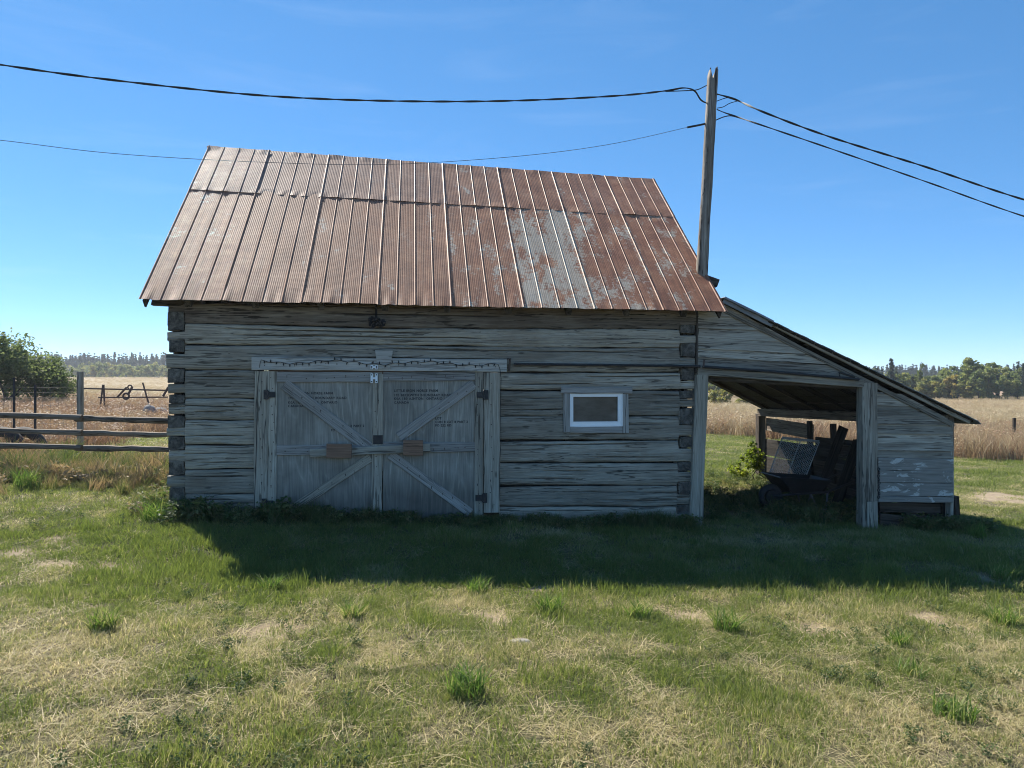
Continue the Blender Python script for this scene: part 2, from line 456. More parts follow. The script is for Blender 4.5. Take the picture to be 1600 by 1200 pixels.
def leafmat(name, cols, trans=.35, inst=None, posn=0, rough=.6):
    """cols: ramp stops; driven by instancer attribute or by object random plus position noise"""
    m, nt, p = newmat(name); L = nt.links
    if inst:
        at = N(nt, 'ShaderNodeAttribute', attribute_type='INSTANCER', attribute_name=inst); fac = at.outputs['Fac']
        if posn:
            at2 = N(nt, 'ShaderNodeAttribute', attribute_type='GEOMETRY', attribute_name='vary')
            q = N(nt, 'ShaderNodeMath', operation='MULTIPLY_ADD'); q.inputs[1].default_value = posn
            L.new(at2.outputs['Fac'], q.inputs[0]); L.new(fac, q.inputs[2]); fac = q.outputs[0]
    else:
        oi = N(nt, 'ShaderNodeObjectInfo'); at2 = N(nt, 'ShaderNodeAttribute', attribute_type='GEOMETRY', attribute_name='vary')
        q = N(nt, 'ShaderNodeMath', operation='MULTIPLY_ADD'); q.inputs[1].default_value = .35
        L.new(oi.outputs['Random'], q.inputs[0]); L.new(at2.outputs['Fac'], q.inputs[2]); fac = q.outputs[0]
    r = ramp(nt, cols); L.new(fac, r.inputs[0])
    L.new(r.outputs[0], p.inputs['Base Color']); p.inputs['Roughness'].default_value = rough; p.inputs['Specular IOR Level'].default_value = .3
    tr = N(nt, 'ShaderNodeBsdfTranslucent'); hs = N(nt, 'ShaderNodeHueSaturation'); hs.inputs['Value'].default_value = 1.35; hs.inputs['Saturation'].default_value = 1.15
    L.new(r.outputs[0], hs.inputs['Color']); L.new(hs.outputs[0], tr.inputs['Color'])
    ms = N(nt, 'ShaderNodeMixShader'); ms.inputs[0].default_value = trans
    L.new(p.outputs[0], ms.inputs[1]); L.new(tr.outputs[0], ms.inputs[2])
    L.new(ms.outputs[0], nt.nodes['Material Output'].inputs['Surface'])
    return m
M_grass = leafmat('lawn_grass', [(0, (.58, .49, .33)), (.25, (.45, .40, .22)), (.45, (.29, .28, .13)), (.7, (.20, .235, .068)), (1, (.115, .155, .045))], .45, 'tint', .5)
M_tuft = leafmat('tuft_grass', [(0, (.07, .13, .036)), (.6, (.14, .21, .05)), (1, (.42, .38, .18))], .45)
M_dry = leafmat('dry_field_grass', [(0, (.19, .115, .078)), (.4, (.29, .20, .13)), (.7, (.375, .30, .185)), (1, (.44, .375, .245))], .3, 'tint', .3)
M_weed = leafmat('weed_leaves', [(0, (.035, .06, .025)), (.4, (.07, .11, .035)), (.7, (.15, .17, .06)), (1, (.30, .23, .13))], .35, 'tint', .35)
M_apple = leafmat('apple_leaves', [(0, (.06, .09, .036)), (.5, (.11, .145, .055)), (1, (.22, .25, .11))], .48)
M_broad = leafmat('broadleaf_leaves', [(0, (.085, .115, .05)), (.45, (.15, .185, .07)), (.8, (.25, .265, .095)), (1, (.34, .30, .11))], .45)
M_yellow = leafmat('turning_leaves', [(0, (.14, .165, .055)), (.5, (.25, .245, .08)), (1, (.37, .28, .10))], .45)
M_conif = leafmat('conifer_needles', [(0, (.03, .05, .036)), (.6, (.055, .08, .05)), (1, (.09, .12, .07))], .3)
M_bush = leafmat('bright_shrub_leaves', [(0, (.075, .115, .027)), (.5, (.18, .23, .045)), (1, (.34, .33, .08))], .55)
M_seed = leafmat('dried_seed_heads', [(0, (.16, .12, .10)), (.6, (.34, .29, .26)), (1, (.5, .45, .42))], .3)

def ground():
    m, nt, p = newmat('ground_soil_and_thatch'); L = nt.links
    ge = N(nt, 'ShaderNodeNewGeometry'); at = N(nt, 'ShaderNodeAttribute', attribute_name='zone')
    ag = N(nt, 'ShaderNodeAttribute', attribute_name='green'); ad = N(nt, 'ShaderNodeAttribute', attribute_name='bare')
    n1 = noise(nt, ge.outputs['Position'], 60, 6, .75); n2 = noise(nt, ge.outputs['Position'], 7, 5, .7); n3 = noise(nt, ge.outputs['Position'], .35, 5, .6)
    th = ramp(nt, [(.3, (.05, .042, .026)), (.5, (.17, .145, .09)), (.7, (.38, .325, .215))]); L.new(n1, th.inputs[0])
    gr = ramp(nt, [(.3, (.02, .026, .01)), (.5, (.07, .08, .03)), (.7, (.20, .19, .085))]); L.new(n1, gr.inputs[0])
    c = mix(nt, 'MIX', ag.outputs['Fac'], th.outputs[0], gr.outputs[0])
    so_ = ramp(nt, [(.3, (.27, .205, .14)), (.7, (.44, .36, .255))]); L.new(n2, so_.inputs[0])
    c = mix(nt, 'MIX', ad.outputs['Fac'], c, so_.outputs[0])
    fd = ramp(nt, [(.3, (.19, .12, .08)), (.5, (.29, .20, .13)), (.7, (.36, .28, .18))]); L.new(n3, fd.inputs[0])
    fn = ramp(nt, [(.3, .6), (.7, 1.2)]); L.new(n2, fn.inputs[0])
    fc = mix(nt, 'MULTIPLY', .7, fd.outputs[0], fn.outputs[0])
    c = mix(nt, 'MIX', at.outputs['Fac'], c, fc)
    L.new(c, p.inputs['Base Color']); p.inputs['Roughness'].default_value = .95; p.inputs['Specular IOR Level'].default_value = .15
    b = N(nt, 'ShaderNodeBump'); b.inputs['Strength'].default_value = .8; b.inputs['Distance'].default_value = .03
    L.new(n1, b.inputs['Height']); L.new(b.outputs[0], p.inputs['Normal'])
    return m
M_ground = ground()

# ------------------------------------------------------------------ zones of the ground
def in_barn(x, y, m=0.0):
    u, v = uv_of(np.asarray(x), np.asarray(y))
    return (u > -3.95 - m) & (u < 2.32 + m) & (v > -.02 - m) & (v < 4.35 + m)

def in_shed(x, y):
    u, v = uv_of(np.asarray(x), np.asarray(y))
    return (u > 2.3) & (u < 5.85) & (v > .35) & (v < 3.2)

def zone(x, y):                  # 1 where the tall dry field grows
    x = np.asarray(x, float); y = np.asarray(y, float)
    a = np.maximum(x, .01) / np.maximum(y, .01)
    edge_r = 27.3 - (np.clip(a, .3, .63) - .3) / .33 * 7.0
    edge_r = edge_r + 1.2 * (fbm(x * .35, y * .35, 41) - .5)
    zr = sstep(0, 1.0, y - edge_r) * (x > 0)
    zl = sstep(0, 1.5, y - (19 + 2.5 * (fbm(x * .4, y * .2, 42) - .5) + 6 * sstep(-9, -6.5, x))) * (x <= 0)
    brown = sstep(.5, 1.5, -x - 7.1 - .12 * (y - 11)) * sstep(10.8, 11.6, y) * (x <= 0)
    return np.clip(np.maximum(np.maximum(zr, zl), brown), 0, 1)

def green(x, y):
    x = np.asarray(x, float); y = np.asarray(y, float)
    g = .53 + 1.15 * (fbm(x * .9, y * 1.2, 21, 4) - .5) + 1.25 * (fbm(x * 2.6, y * 2.6, 31, 3) - .5)
    g = g + .22 * np.exp(-((y - 6.3 - .1 * x) / 1.3) ** 2)            # lush, greener strip across the ground in front of the barn
    g = g + .35 * np.exp(-(((x + 3.3) / 1.2) ** 2 + ((y - 7.0) / 1.0) ** 2))
    g = g - .18 * sstep(5.2, 3.2, y)
    g = g + .25 * sstep(12, 16, y) * (x > 0)
    return np.clip(g, 0, 1)

def bare(x, y):
    b = sstep(.80, .87, fbm(np.asarray(x) * .9 + 3, np.asarray(y) * 1.3, 51, 3) + .10 * (fbm(np.asarray(x) * 6, np.asarray(y) * 6, 52, 2) - .5))
    for (bx, by, br) in BARE:
        d = np.sqrt((np.asarray(x) - bx) ** 2 + ((np.asarray(y) - by) * 1.0) ** 2) / br
        b = np.maximum(b, sstep(1.15, .6, d + .7 * (fbm(np.asarray(x) * 5, np.asarray(y) * 5, 53, 2) - .5)))
    return b * .9

def groundpt(px, py):
    a = (px - 800) / F; b = (599 - py) / F
    Y = 1.65 / (-b - .045 * a)
    for _ in range(30):
        Y = (float(gz(a * Y, Y)) - EYE) / b
    return a * Y, Y
BARE = [groundpt(150, 947) + (.09,), groundpt(780, 965) + (.22,), groundpt(815, 1003) + (.1,), groundpt(30, 795) + (.14,), groundpt(430, 985) + (.22,),
        groundpt(1290, 985) + (.28,), groundpt(1080, 960) + (.2,), groundpt(1555, 905) + (.22,), groundpt(1585, 778) + (.9,), groundpt(20, 870) + (.1,), groundpt(1500, 985) + (.25,)]

def axis(a, b, step, lo, hi):
    xs = list(np.arange(a, b + 1e-6, step))
    s = step; x = b
    while x < hi: s *= 1.22; x += s; xs.append(x)
    s = step; x = a
    while x > lo: s *= 1.22; x -= s; xs.insert(0, x)
    return np.array(xs)
gx = axis(-13, 15, .11, -900, 900); gy = axis(1.5, 22, .11, -700, 1100)
GX, GY = np.meshgrid(gx, gy)
GZ = gz(GX, GY)
nx_, ny_ = len(gx), len(gy)
gv = np.stack([GX.ravel(), GY.ravel(), GZ.ravel()], 1)
ii = np.arange((nx_ - 1) * (ny_ - 1)); r_ = ii // (nx_ - 1); c_ = ii % (nx_ - 1)
k0 = r_ * nx_ + c_
gf = np.stack([k0, k0 + 1, k0 + nx_ + 1, k0 + nx_], 1)
me = bpy.data.meshes.new('ground')
me.vertices.add(len(gv)); me.vertices.foreach_set('co', gv.ravel())
me.loops.add(gf.size); me.loops.foreach_set('vertex_index', gf.ravel().astype(np.int32))
me.polygons.add(len(gf)); me.polygons.foreach_set('loop_start', np.arange(0, gf.size, 4, dtype=np.int32))
me.materials.append(M_ground); me.update(calc_edges=True)
me.polygons.foreach_set('use_smooth', [True] * len(me.polygons))
for nm, fn in (('zone', zone), ('green', green), ('bare', bare)):
    at = me.attributes.new(nm, 'FLOAT', 'POINT'); at.data.foreach_set('value', fn(gv[:, 0], gv[:, 1]).astype(np.float32))
tag(link('ground', me, Matrix()), 'patchy mown ground sloping gently down to the right', None, None, 'structure')

# ------------------------------------------------------------------ boards and logs
def board_mesh(name, ln, wd, th, mat, seed=0, wob=.004, n=None, rough_end=0.0, taper=1.0):
    n = n or max(3, int(ln / .12)); n = min(n, 40)
    c = min(.006, th * .25)
    hw, ht = wd / 2, th / 2
    ring = [(-ht, -hw + c), (-ht, hw - c), (-ht + c, hw), (ht - c, hw), (ht, hw - c), (ht, -hw + c), (ht - c, -hw), (-ht + c, -hw)]
    V = []; Fc = []
    for i in range(n + 1):
        t = i / n; x = ln * t
        k = 1 + (taper - 1) * t
        dy = wob * 1.5 * (float(vn(x * 1.3, seed * 3.1, 5)) - .5)
        dz = wob * 2 * (float(vn(x * 1.1, seed * 2.3, 6)) - .5)
        e1 = wob * (float(vn(x * 4, seed, 7)) - .5) * 2; e2 = wob * (float(vn(x * 4, seed, 8)) - .5) * 2
        for (y, z) in ring:
            xx = x
            if rough_end and i in (0, n): xx += rough_end * (float(vn(z * 40, seed, 9)) - .5)
            V.append((xx, y + dy, z * k + dz + (e1 if z > 0 else e2)))
    m = 8
    for i in range(n):
        for k in range(m):
            k2 = (k + 1) % m
            Fc.append((i * m + k, (i + 1) * m + k, (i + 1) * m + k2, i * m + k2))
    Fc.append(tuple(range(m))); Fc.append(tuple(n * m + k for k in range(m))[::-1])
    return mk(name, V, Fc, mat)

_bs = [0]
def board(name, p0, p1, wd, th, mat, parent, front=(0, -1, 0), BMx=None, **kw):
    """a plank from p0 to p1 (centre line of its front face) in barn coordinates"""
    Mx = BM if BMx is None else BMx
    p0 = Vector(p0); p1 = Vector(p1)
    ex = (p1 - p0); ln = ex.length; ex.normalize()
    nf = -Vector(front); nf = (nf - ex * nf.dot(ex)).normalized()     # local +Y points away from the front
    ez = ex.cross(nf)
    Mt = Matrix((ex, nf, ez)).transposed().to_4x4()
    Mt.translation = p0 + nf * (th / 2)
    _bs[0] += 1
    return link(name, board_mesh(name, ln, wd, th, mat, _bs[0], **kw), Mx @ Mt, parent)

def log_mesh(name, ln, top, bot, mat, seed, back=.17, cracks=2, cap_mat=M_end, face=lambda x: 0.0, bulge=.006, rnd=.5, brk=()):
    """hewn log along local X; top(x), bot(x) give its edges; front face at y=0"""
    rg = random.Random(seed)
    n = max(4, int(ln / .05))
    xs_ = sorted([ln * i / n for i in range(n + 1)] + [q for q in brk if .003 < q < ln - .003]); n = len(xs_) - 1
    ck = []
    for k in range(cracks):
        t0 = (k + .5) / cracks + rg.uniform(-.25, .25) / cracks
        a = rg.uniform(0, .5) * ln; b = a + rg.uniform(.3, .9) * ln
        ck.append((min(max(t0, .15), .85), a, min(b, ln), rg.uniform(.02, .045), rg.uniform(-.12, .12), rg.random() * 50))
    ck.sort()
    V = []; Fc = []; fm = []
    m = None
    for i in range(n + 1):
        x = xs_[i]
        zt = top(x); zb = bot(x); h = zt - zb
        rr = rnd * min(.028, h * .22)
        jt = .011 * (float(fbm(x * 3.1, seed, 11, 3)) - .5) * 2; jb = .011 * (float(fbm(x * 3.3, seed + 5, 12, 3)) - .5) * 2
        zt += jt - .001; zb += jb + .001; h = zt - zb
        yf = face(x) + .014 * (float(fbm(x * 1.4, seed, 13, 3)) - .5)
        fr = [(.0, rr * 1.3), (.03, rr * .5), (.09, .15 * rr), (.2, 0)]
        rows = [(t, d) for t, d in fr]
        ts = []
        for (t0, a, b, dp, sl, sd) in ck:
            tt = t0 + sl * (x / max(ln, .1) - .5) + .05 * (float(fbm(x * 2.2, sd, 14, 3)) - .5)
            q = max(0.0, min((x - a) / .25, (b - x) / .25, 1.0)) * (.6 + 1.1 * float(vn(x * 5, sd, 15)))
            tt = min(max(tt, .12), .88); e = .0075 / max(h, .05)
            ts += [(tt - e * 2.2, 0), (tt - e, .003 * q), (tt, dp * q), (tt + e, .002 * q), (tt + e * 2.2, 0)]
        mids = [(.35, 0), (.5, 0), (.65, 0)] if not ts else []
        allr = rows + sorted(ts + mids) + [(.8 if not ts else .9, 0), (.91 if not ts else .94, .15 * rr), (.97, rr * .5), (1.0, rr * 1.3)]
        last = -1; rr2 = []
        for (t, d) in allr:
            t = max(t, last + .002); last = t; rr2.append((min(t, 1.0), d))
        row = []
        for (t, d) in rr2:
            bl = bulge * (1 - (2 * t - 1) ** 2)
            nz = .016 * (float(fbm(x * 6, t * 6 + seed, 16, 2)) - .5)
            row.append((x, yf + d - bl + nz + .004, zb + h * t))
        row += [(x, back, zt - .01), (x, back, zb + .01)]
        m = len(row)
        V += row
    for i in range(n):
        for k in range(m):
            k2 = (k + 1) % m
            Fc.append((i * m + k, (i + 1) * m + k, (i + 1) * m + k2, i * m + k2)); fm.append(0)
    Fc.append(tuple(range(m))); fm.append(1)
    Fc.append(tuple(n * m + k for k in range(m))[::-1]); fm.append(1)
    return mk(name, V, Fc, [mat, cap_mat], fm)

# ------------------------------------------------------------------ the log barn
barn = root('log_barn', BM, 'old grey log barn with a steep rusty corrugated metal roof and double doors', 'barn')
UL, UR = -3.92, 2.32
uR_top = W(1088, 490).x; uR_bot = W(1079, 815).x
def zpx(py, u):                  # height of photo row py where the front stands at u
    p = BM @ Vector((u, 0, 0))
    return EYE + (599 - py) / F * p.y

def interp(tab):
    xs = [t[0] for t in tab]; ys = [t[1] for t in tab]
    return lambda x: float(np.interp(x, xs, ys))

tails_L = [(488 - 14, 488), (517, 532), (552, 574), (598, 613), (629, 646), (667, 681), (702, 720), (742, 760), (782, 810)]
full_L = [(472, 503), (504.5, 537), (538.5, 576), (577.5, 621), (622, 655), (656, 694), (695, 731.5), (733, 770), (771, 812)]
tails_R = [(484, 507), (522, 536), (558, 573), (594, 607), (622, 635), (662, 680), (699, 721), (736, 752), (772, 788), (800, 812)]
full_R = [(481, 513), (513.5, 542.5), (543, 580), (581, 608), (609.5, 648), (649, 686), (687, 721), (723, 757), (758, 790), (791, 822)]
mid_R = [(477, 512), (512.5, 540.5), (541, 581), (582, 607.5), (610, 649), (649.5, 686), (689, 721.5), (723, 756.5), (760, 790), (791.5, 820)]
mid_C = [(474, 511), (512, 537), (538, 579)]

uCL = W(289, 600).x              # inner end of the left corner notch
def ur(py): return W(1088 - 9 * (py - 490) / 325, py).x
log_objs = []
def make_log(name, u0, u1, tabs, seed, mat=M_log, cracks=2, holes=None):
    """tabs: list of (u, top row, bottom row)"""
    tp = interp([(t[0] - u0, zpx(t[1], t[0])) for t in tabs]); bt = interp([(t[0] - u0, zpx(t[2], t[0])) for t in tabs])
    me = log_mesh(name, u1 - u0, tp, bt, mat, seed, cracks=cracks, brk=[t[0] - u0 for t in tabs])
    return link(name, me, BM @ Matrix.Translation((u0, 0, 0)), barn)

uJL = W(400, 700).x; uJR = W(780, 700).x
for k in range(3):               # three full-length logs above the doors
    ue = ur((full_R[k][0] + full_R[k][1]) / 2)
    ucr = W(1062, 500).x
    uc = W(590, 540).x; um = W(790, 540).x
    tabs = [(UL, *tails_L[k]), (uCL - .003, *tails_L[k]), (uCL + .003, *full_L[k]), (uc, *mid_C[k]), (um, *mid_R[k]), (ucr - .005, *full_R[k]), (ucr + .005, *tails_R[k]), (ue, *tails_R[k])]
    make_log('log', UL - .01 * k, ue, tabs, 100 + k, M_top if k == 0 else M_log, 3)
for k in range(3, 9):            # left of the doors
    tabs = [(UL, *tails_L[k]), (uCL - .003, *tails_L[k]), (uCL + .003, *full_L[k]), (uJL, *full_L[k])]
    make_log('log', UL - rng.uniform(-.01, .03), uJL, tabs, 120 + k, M_log, 2)
uWL = W(889, 640).x; uWR = W(975, 640).x
for k in range(3, 10):           # right of the doors
    ue = ur((full_R[k][0] + full_R[k][1]) / 2); ucr = W(1063 - (k - 3) * 1.0, 600).x
    tail = [(ucr - .005, *full_R[k]), (ucr + .005, *tails_R[k]), (ue, *tails_R[k])]
    if k == 4:
        make_log('log', uJR, uWL, [(uJR, *mid_R[k]), (uWL, *mid_R[k])], 144, M_log, 2)
        make_log('log', uWR, ue, [(uWR, *full_R[k])] + tail, 145, M_log, 2)
    elif k == 5:
        tabs = [(uJR, *mid_R[k]), (uWL, *mid_R[k]), (uWL + .004, 667, 686), (uWR - .004, 667, 686), (uWR, *full_R[k])] + tail
        make_log('log', uJR, ue, tabs, 150, M_log, 1)
    else:
        make_log('log', uJR, ue, [(uJR, *mid_R[k])] + tail, 150 + k, M_log, 2)

# logs of the side walls: their dark end grain shows at the corners
VB = 4.58
def side_log(name, ua, ub, z0, z1, seed, flip):
    ln = VB - .02
    me = log_mesh(name, ln, lambda x: z1 + .01 * math.sin(x * 2 + seed), lambda x: z0 + .01 * math.sin(x * 1.7 + seed), M_log, seed, back=ub - ua, cracks=1, rnd=.25, bulge=0)
    if flip:   # right wall: outer face looks to +u
        Mt = Matrix(((0, -1, 0, ub), (1, 0, 0, -.012 + .01 * (seed % 3)), (0, 0, 1, 0), (0, 0, 0, 1)))
        return link(name, me, BM @ Mt, barn)
    Mt = Matrix(((0, 1, 0, ua), (-1, 0, 0, ln - .012), (0, 0, 1, 0), (0, 0, 0, 1)))
    return link(name, me, BM @ Mt, barn)
blocks_L = [(487, 517), (532, 551.5), (573, 597.5), (613, 628.5), (646.5, 666.5), (681.5, 701.5), (720.5, 741.5), (760.5, 781.5)]
blocks_R = [(485, 499), (507.5, 521.5), (536, 557.5), (573.5, 593.5), (607.5, 621.5), (635.5, 661.5), (680.5, 698.5), (721.5, 735.5), (752.5, 771.5), (788, 815)]
for i, (a, b) in enumerate(blocks_L):
    side_log('side_log', UL - .004 + .02 * rng.random(), uCL - .012, zpx(b, -3.8), zpx(a, -3.8), 200 + i, False)
for i, (a, b) in enumerate(blocks_R):
    side_log('side_log', W(1064 - i * .8 + rng.uniform(-2, 3), 600).x + .012, ur((a + b) / 2) - .004, zpx(b, 2.2), zpx(a, 2.2), 220 + i, True)
# back wall logs
for k in range(8):
    z0 = -.15 + .34 * k
    me = log_mesh('log', UR - UL - .04, lambda x: z0 + .325, lambda x: z0, M_log, 240 + k, cracks=0)
    Mt = Matrix(((-1, 0, 0, UR - .02), (0, -1, 0, VB), (0, 0, 1, 0), (0, 0, 0, 1)))
    link('log', me, BM @ Mt, barn)
# recessed chinking behind the joints, front and sides
mb = MB()
for (ua, ub) in ((UL + .03, uJL + .02), (uJR - .02, 2.2)):
    mb.box(((ua + ub) / 2, .12, 1.05), (ub - ua, .03, 2.7)) if ub < 0 else None
mb.box(((UL + .03 + uJL) / 2, .135, 2.06), (uJL - UL, .024, .7))
mb.box(((uJL + uJR) / 2, .135, 2.21), (uJR - uJL + .06, .02, .62))
uS = [(uJR, uWL - .02, -.2, 2.5), (uWR + .02, 2.26, -.2, 2.5), (uWL - .02, uWR + .02, 1.66, 2.5), (uWL - .02, uWR + .02, -.2, .92)]
for (a, b, z0, z1) in uS: mb.box(((a + b) / 2, .142, (z0 + z1) / 2), (b - a, .02, z1 - z0))
mb.box((UL + .11, VB / 2, 1.2), (.03, VB - .1, 2.8)); mb.box((2.2, VB / 2, 1.2), (.03, VB - .1, 2.9))
link('chinking', mb.mesh('chinking', M_chink), BM, barn)

# roof -----------------------------------------------------------
EL = W(217, 466, -.25); ER = W(1132, 485, -.25); RL = W(326, 229, 2.29); RR = W(1019, 281, 2.29)
def roofpt(s, t):                # s along the eave 0..1, t up the slope 0..1
    return (EL * (1 - s) + ER * s) * (1 - t) + (RL * (1 - s) + RR * s) * t
widths = [W(p, 470, -.25).x for p in (214, 342, 468, 588, 704, 817, 928, 1036, 1133)]
ss = [(q - widths[0]) / (widths[-1] - widths[0]) for q in widths]
def sheet(i, tier, slope_pt, seed, mat, nrm_sign=1):
    rg = random.Random(seed)
    s0, s1 = ss[i], ss[i + 1]
    W_ = (s1 - s0) * 6.7
    nb = 4; b = W_ / nb
    prof = []
    def rib(x0, w=.03, h=.017, lift=0): return [(x0, lift), (x0 + w * .3, h + lift), (x0 + w * .55, h + lift), (x0 + w, lift)]
    for k in range(nb):
        x0 = k * b
        prof += rib(x0, .022, .0055)
        nc = 8
        for q in range(nc * 3):
            f = (q + .5) / (nc * 3)
            x = x0 + .03 + f * (b - .034)
            prof.append((x, .0006 * (1 - math.cos(2 * math.pi * f * nc))))
    prof += rib(W_ - .004, .022, .006, .003) + rib(W_ + .022, .012, .002, .001)
    ta, tb = ((-.004, .675) if tier == 0 else (.655, 1.0))
    ta += rg.uniform(-.003, .003)
    rows = 9
    V = []; Fc = []
    base = .012 + (.006 if tier else 0) + rg.uniform(0, .003)
    for r in range(rows + 1):
        t = ta + (tb - ta) * r / rows
        for (x, h) in prof:
            s = s0 + x / 6.7
            p = slope_pt(s, t)
            du = slope_pt(min(s + .01, 1.02), t) - slope_pt(s - .01, t); dv = slope_pt(s, t + .01) - slope_pt(s, t - .01)
            nn = du.cross(dv).normalized() * nrm_sign
            hh = h + base + .006 * (float(fbm(s * 12, t * 4 + tier * 3, 61, 2)) - .5)
            if r == 0: hh += .012 * (float(vn(s * 90, seed, 62)) - .55)
            if r == 0 and tier == 0: p = p - dv.normalized() * (.014 * float(vn(s * 70, seed, 63)))
            if r == rows and tier == 1: hh += .016 * max(0, float(vn(s * 60, seed, 64)) - .4)
            V.append(p + nn * hh)
    m = len(prof)
    for r in range(rows):
        for k in range(m - 1):
            Fc.append((r * m + k, r * m + k + 1, (r + 1) * m + k + 1, (r + 1) * m + k))
    # object frame on the slope so the rust follows the sheet
    o = slope_pt(s0, ta); ex = (slope_pt(s1, ta) - o).normalized(); ey = (slope_pt(s0, tb) - o).normalized()
    ez = ex.cross(ey).normalized(); ey = ez.cross(ex)
    Mt = Matrix((ex, ey, ez)).transposed().to_4x4(); Mt.translation = o
    inv = Mt.inverted()
    V = [inv @ v for v in V]
    me = mk('roof_sheet', V, Fc, mat, None, False)
    ob = link('roof_sheet', me, BM @ Mt, roof)
    return ob
# deck boards under the sheets are the roof part itself
def slab(mb, a, b, c, d, th, mi=0):
    nn = (b - a).cross(d - a).normalized()
    q = [a, b, c, d]; vs = q + [p - nn * th for p in q]
    mb.add(vs, [(0, 1, 2, 3), (7, 6, 5, 4), (0, 4, 5, 1), (1, 5, 6, 2), (2, 6, 7, 3), (3, 7, 4, 0)], mi)
ZB = 2.75
BLk = Vector((EL.x, VB + .25, ZB)); BRk = Vector((ER.x, VB + .25, ZB - .03))
mb = MB()
slab(mb, roofpt(.004, .006), roofpt(.996, .006), roofpt(.996, 1), roofpt(.004, 1), .022)
slab(mb, BRk, BLk, RL.copy(), RR.copy(), .022)
roof = link('roof', mb.mesh('roof', M_dark), BM, barn)
gal = {0: (0.0, .12), 1: (.0, .12), 2: (0.0, .06), 3: (.0, .0), 4: (.06, 0), 5: (.215, 0), 6: (.10, 0), 7: (.07, 0)}
for i in range(8):
    ob = sheet(i, 0, roofpt, 300 + i, M_roof); ob.color = (gal[i][0], gal[i][1], 0, 1)
    ob = sheet(i, 1, roofpt, 320 + i, M_roof); ob.color = (0.0, (.5, .45, .38, .28, .15, .08, .12, .08)[i], 0, 1)
def backpt(s, t): return (BRk * (1 - s) + BLk * s) * (1 - t) + (RR * (1 - s) + RL * s) * t
for i in range(8):
    for tier in (0, 1):
        ob = sheet(i, tier, backpt, 340 + i + 10 * tier, M_roof); ob.color = (.02, .2, 0, 1)
# rafters poking at the eave, gables
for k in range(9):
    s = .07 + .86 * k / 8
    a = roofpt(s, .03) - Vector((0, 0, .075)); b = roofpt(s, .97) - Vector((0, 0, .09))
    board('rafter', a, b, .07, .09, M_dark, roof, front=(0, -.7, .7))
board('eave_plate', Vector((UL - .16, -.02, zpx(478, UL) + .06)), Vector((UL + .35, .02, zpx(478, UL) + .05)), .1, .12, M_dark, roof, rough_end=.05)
for side in (0, 1):
    x0 = UL + .03 if side == 0 else UR - .06
    A = (EL if side == 0 else ER); Rg = (RL if side == 0 else RR); Bk = (BLk if side == 0 else BRk)
    nbd = 15
    for k in range(nbd):
        v0 = .05 + (VB - .1) * k / nbd; vm = v0 + VB / nbd / 2
        zt = np.interp(vm, [A.y, Rg.y, Bk.y], [A.z, Rg.z, Bk.z]) - .22
        board('gable_board', (x0, vm, 2.46), (x0, vm, float(zt)), VB / nbd - .015, .024, M_board, barn, front=((-1 if side == 0 else 1), 0, 0), n=6)
# rake edge trim seen dark at the left
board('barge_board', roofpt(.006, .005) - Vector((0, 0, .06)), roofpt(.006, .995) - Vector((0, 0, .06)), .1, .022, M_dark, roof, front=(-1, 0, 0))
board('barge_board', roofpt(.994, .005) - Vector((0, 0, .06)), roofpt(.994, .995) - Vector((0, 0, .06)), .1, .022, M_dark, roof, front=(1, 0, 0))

# door surround --------------------------------------------------
def fb(name, a, b, wpx, v, th, mat, parent, **kw):               # front board given by photo points of its centre line
    pa = W(*a, v); pb = W(*b, v)
    sc = (BM @ ((pa + pb) / 2)).y / F
    return board(name, pa, pb, wpx * sc, th, mat, parent, **kw)
fb('door_jamb', (408, 579), (407, 812), 20, -.035, .05, M_board, barn)
fb('door_jamb', (769, 581), (768.5, 800), 25.5, -.035, .05, M_board, barn)
fb('door_lintel', (393, 567), (792, 570.5), 20, -.055, .05, M_lintel, barn)
me_pts = [W(586, 546, -.07), W(614, 547, -.07), W(609, 575, -.07), W(590, 575, -.07)]
mb = MB(); slab(mb, me_pts[3], me_pts[2], me_pts[1], me_pts[0], .014)
link('keystone_board', mb.mesh('keystone_board', M_lintel), BM, barn)
fb('door_header', (420, 579.5), (755, 581.5), 6, .02, .05, M_brown, barn)

def ply(name, x0, x1, yt, yb, v):
    a = W((x0 + x1) / 2, yb, v); b = W((x0 + x1) / 2, yt, v)
    wd = (W(x1, 700, v) - W(x0, 700, v)).x
    b.x = a.x
    return board(name, a, b, wd, .018, M_ply, barn, wob=.002)
doorL = ply('door', 418, 598, 580, 818, -.012)
doorR = ply('door', 599, 756, 581, 808, -.012)
V1, V2 = -.034, -.05
def rail(parent, *a, **k): return fb(a[0], a[1], a[2], a[3], k.get('v', V1), k.get('th', .021), k.get('mat', M_trim), parent)
rail(doorL, 'stile', (425.5, 579), (424.5, 813), 14.5, mat=M_board)
rail(doorL, 'stile', (590, 583), (588, 822), 16, mat=M_board, v=V1 - .003)
rail(doorL, 'rail', (433, 588.5), (581, 588.5), 16)
rail(doorL, 'rail', (432, 702.5), (581, 702), 15)
rail(doorL, 'brace', (444, 599), (577, 699), 17)
rail(doorL, 'brace', (438, 806), (579, 714), 13, mat=M_board)
rail(doorR, 'rail', (599, 587), (742, 587), 14)
rail(doorR, 'rail', (598, 698), (742, 698), 15)
rail(doorR, 'stile', (748.5, 580), (748, 806), 13.5, mat=M_board)
rail(doorR, 'brace', (741, 599), (623, 682), 15)
rail(doorR, 'brace', (610, 709), (735, 801), 14)
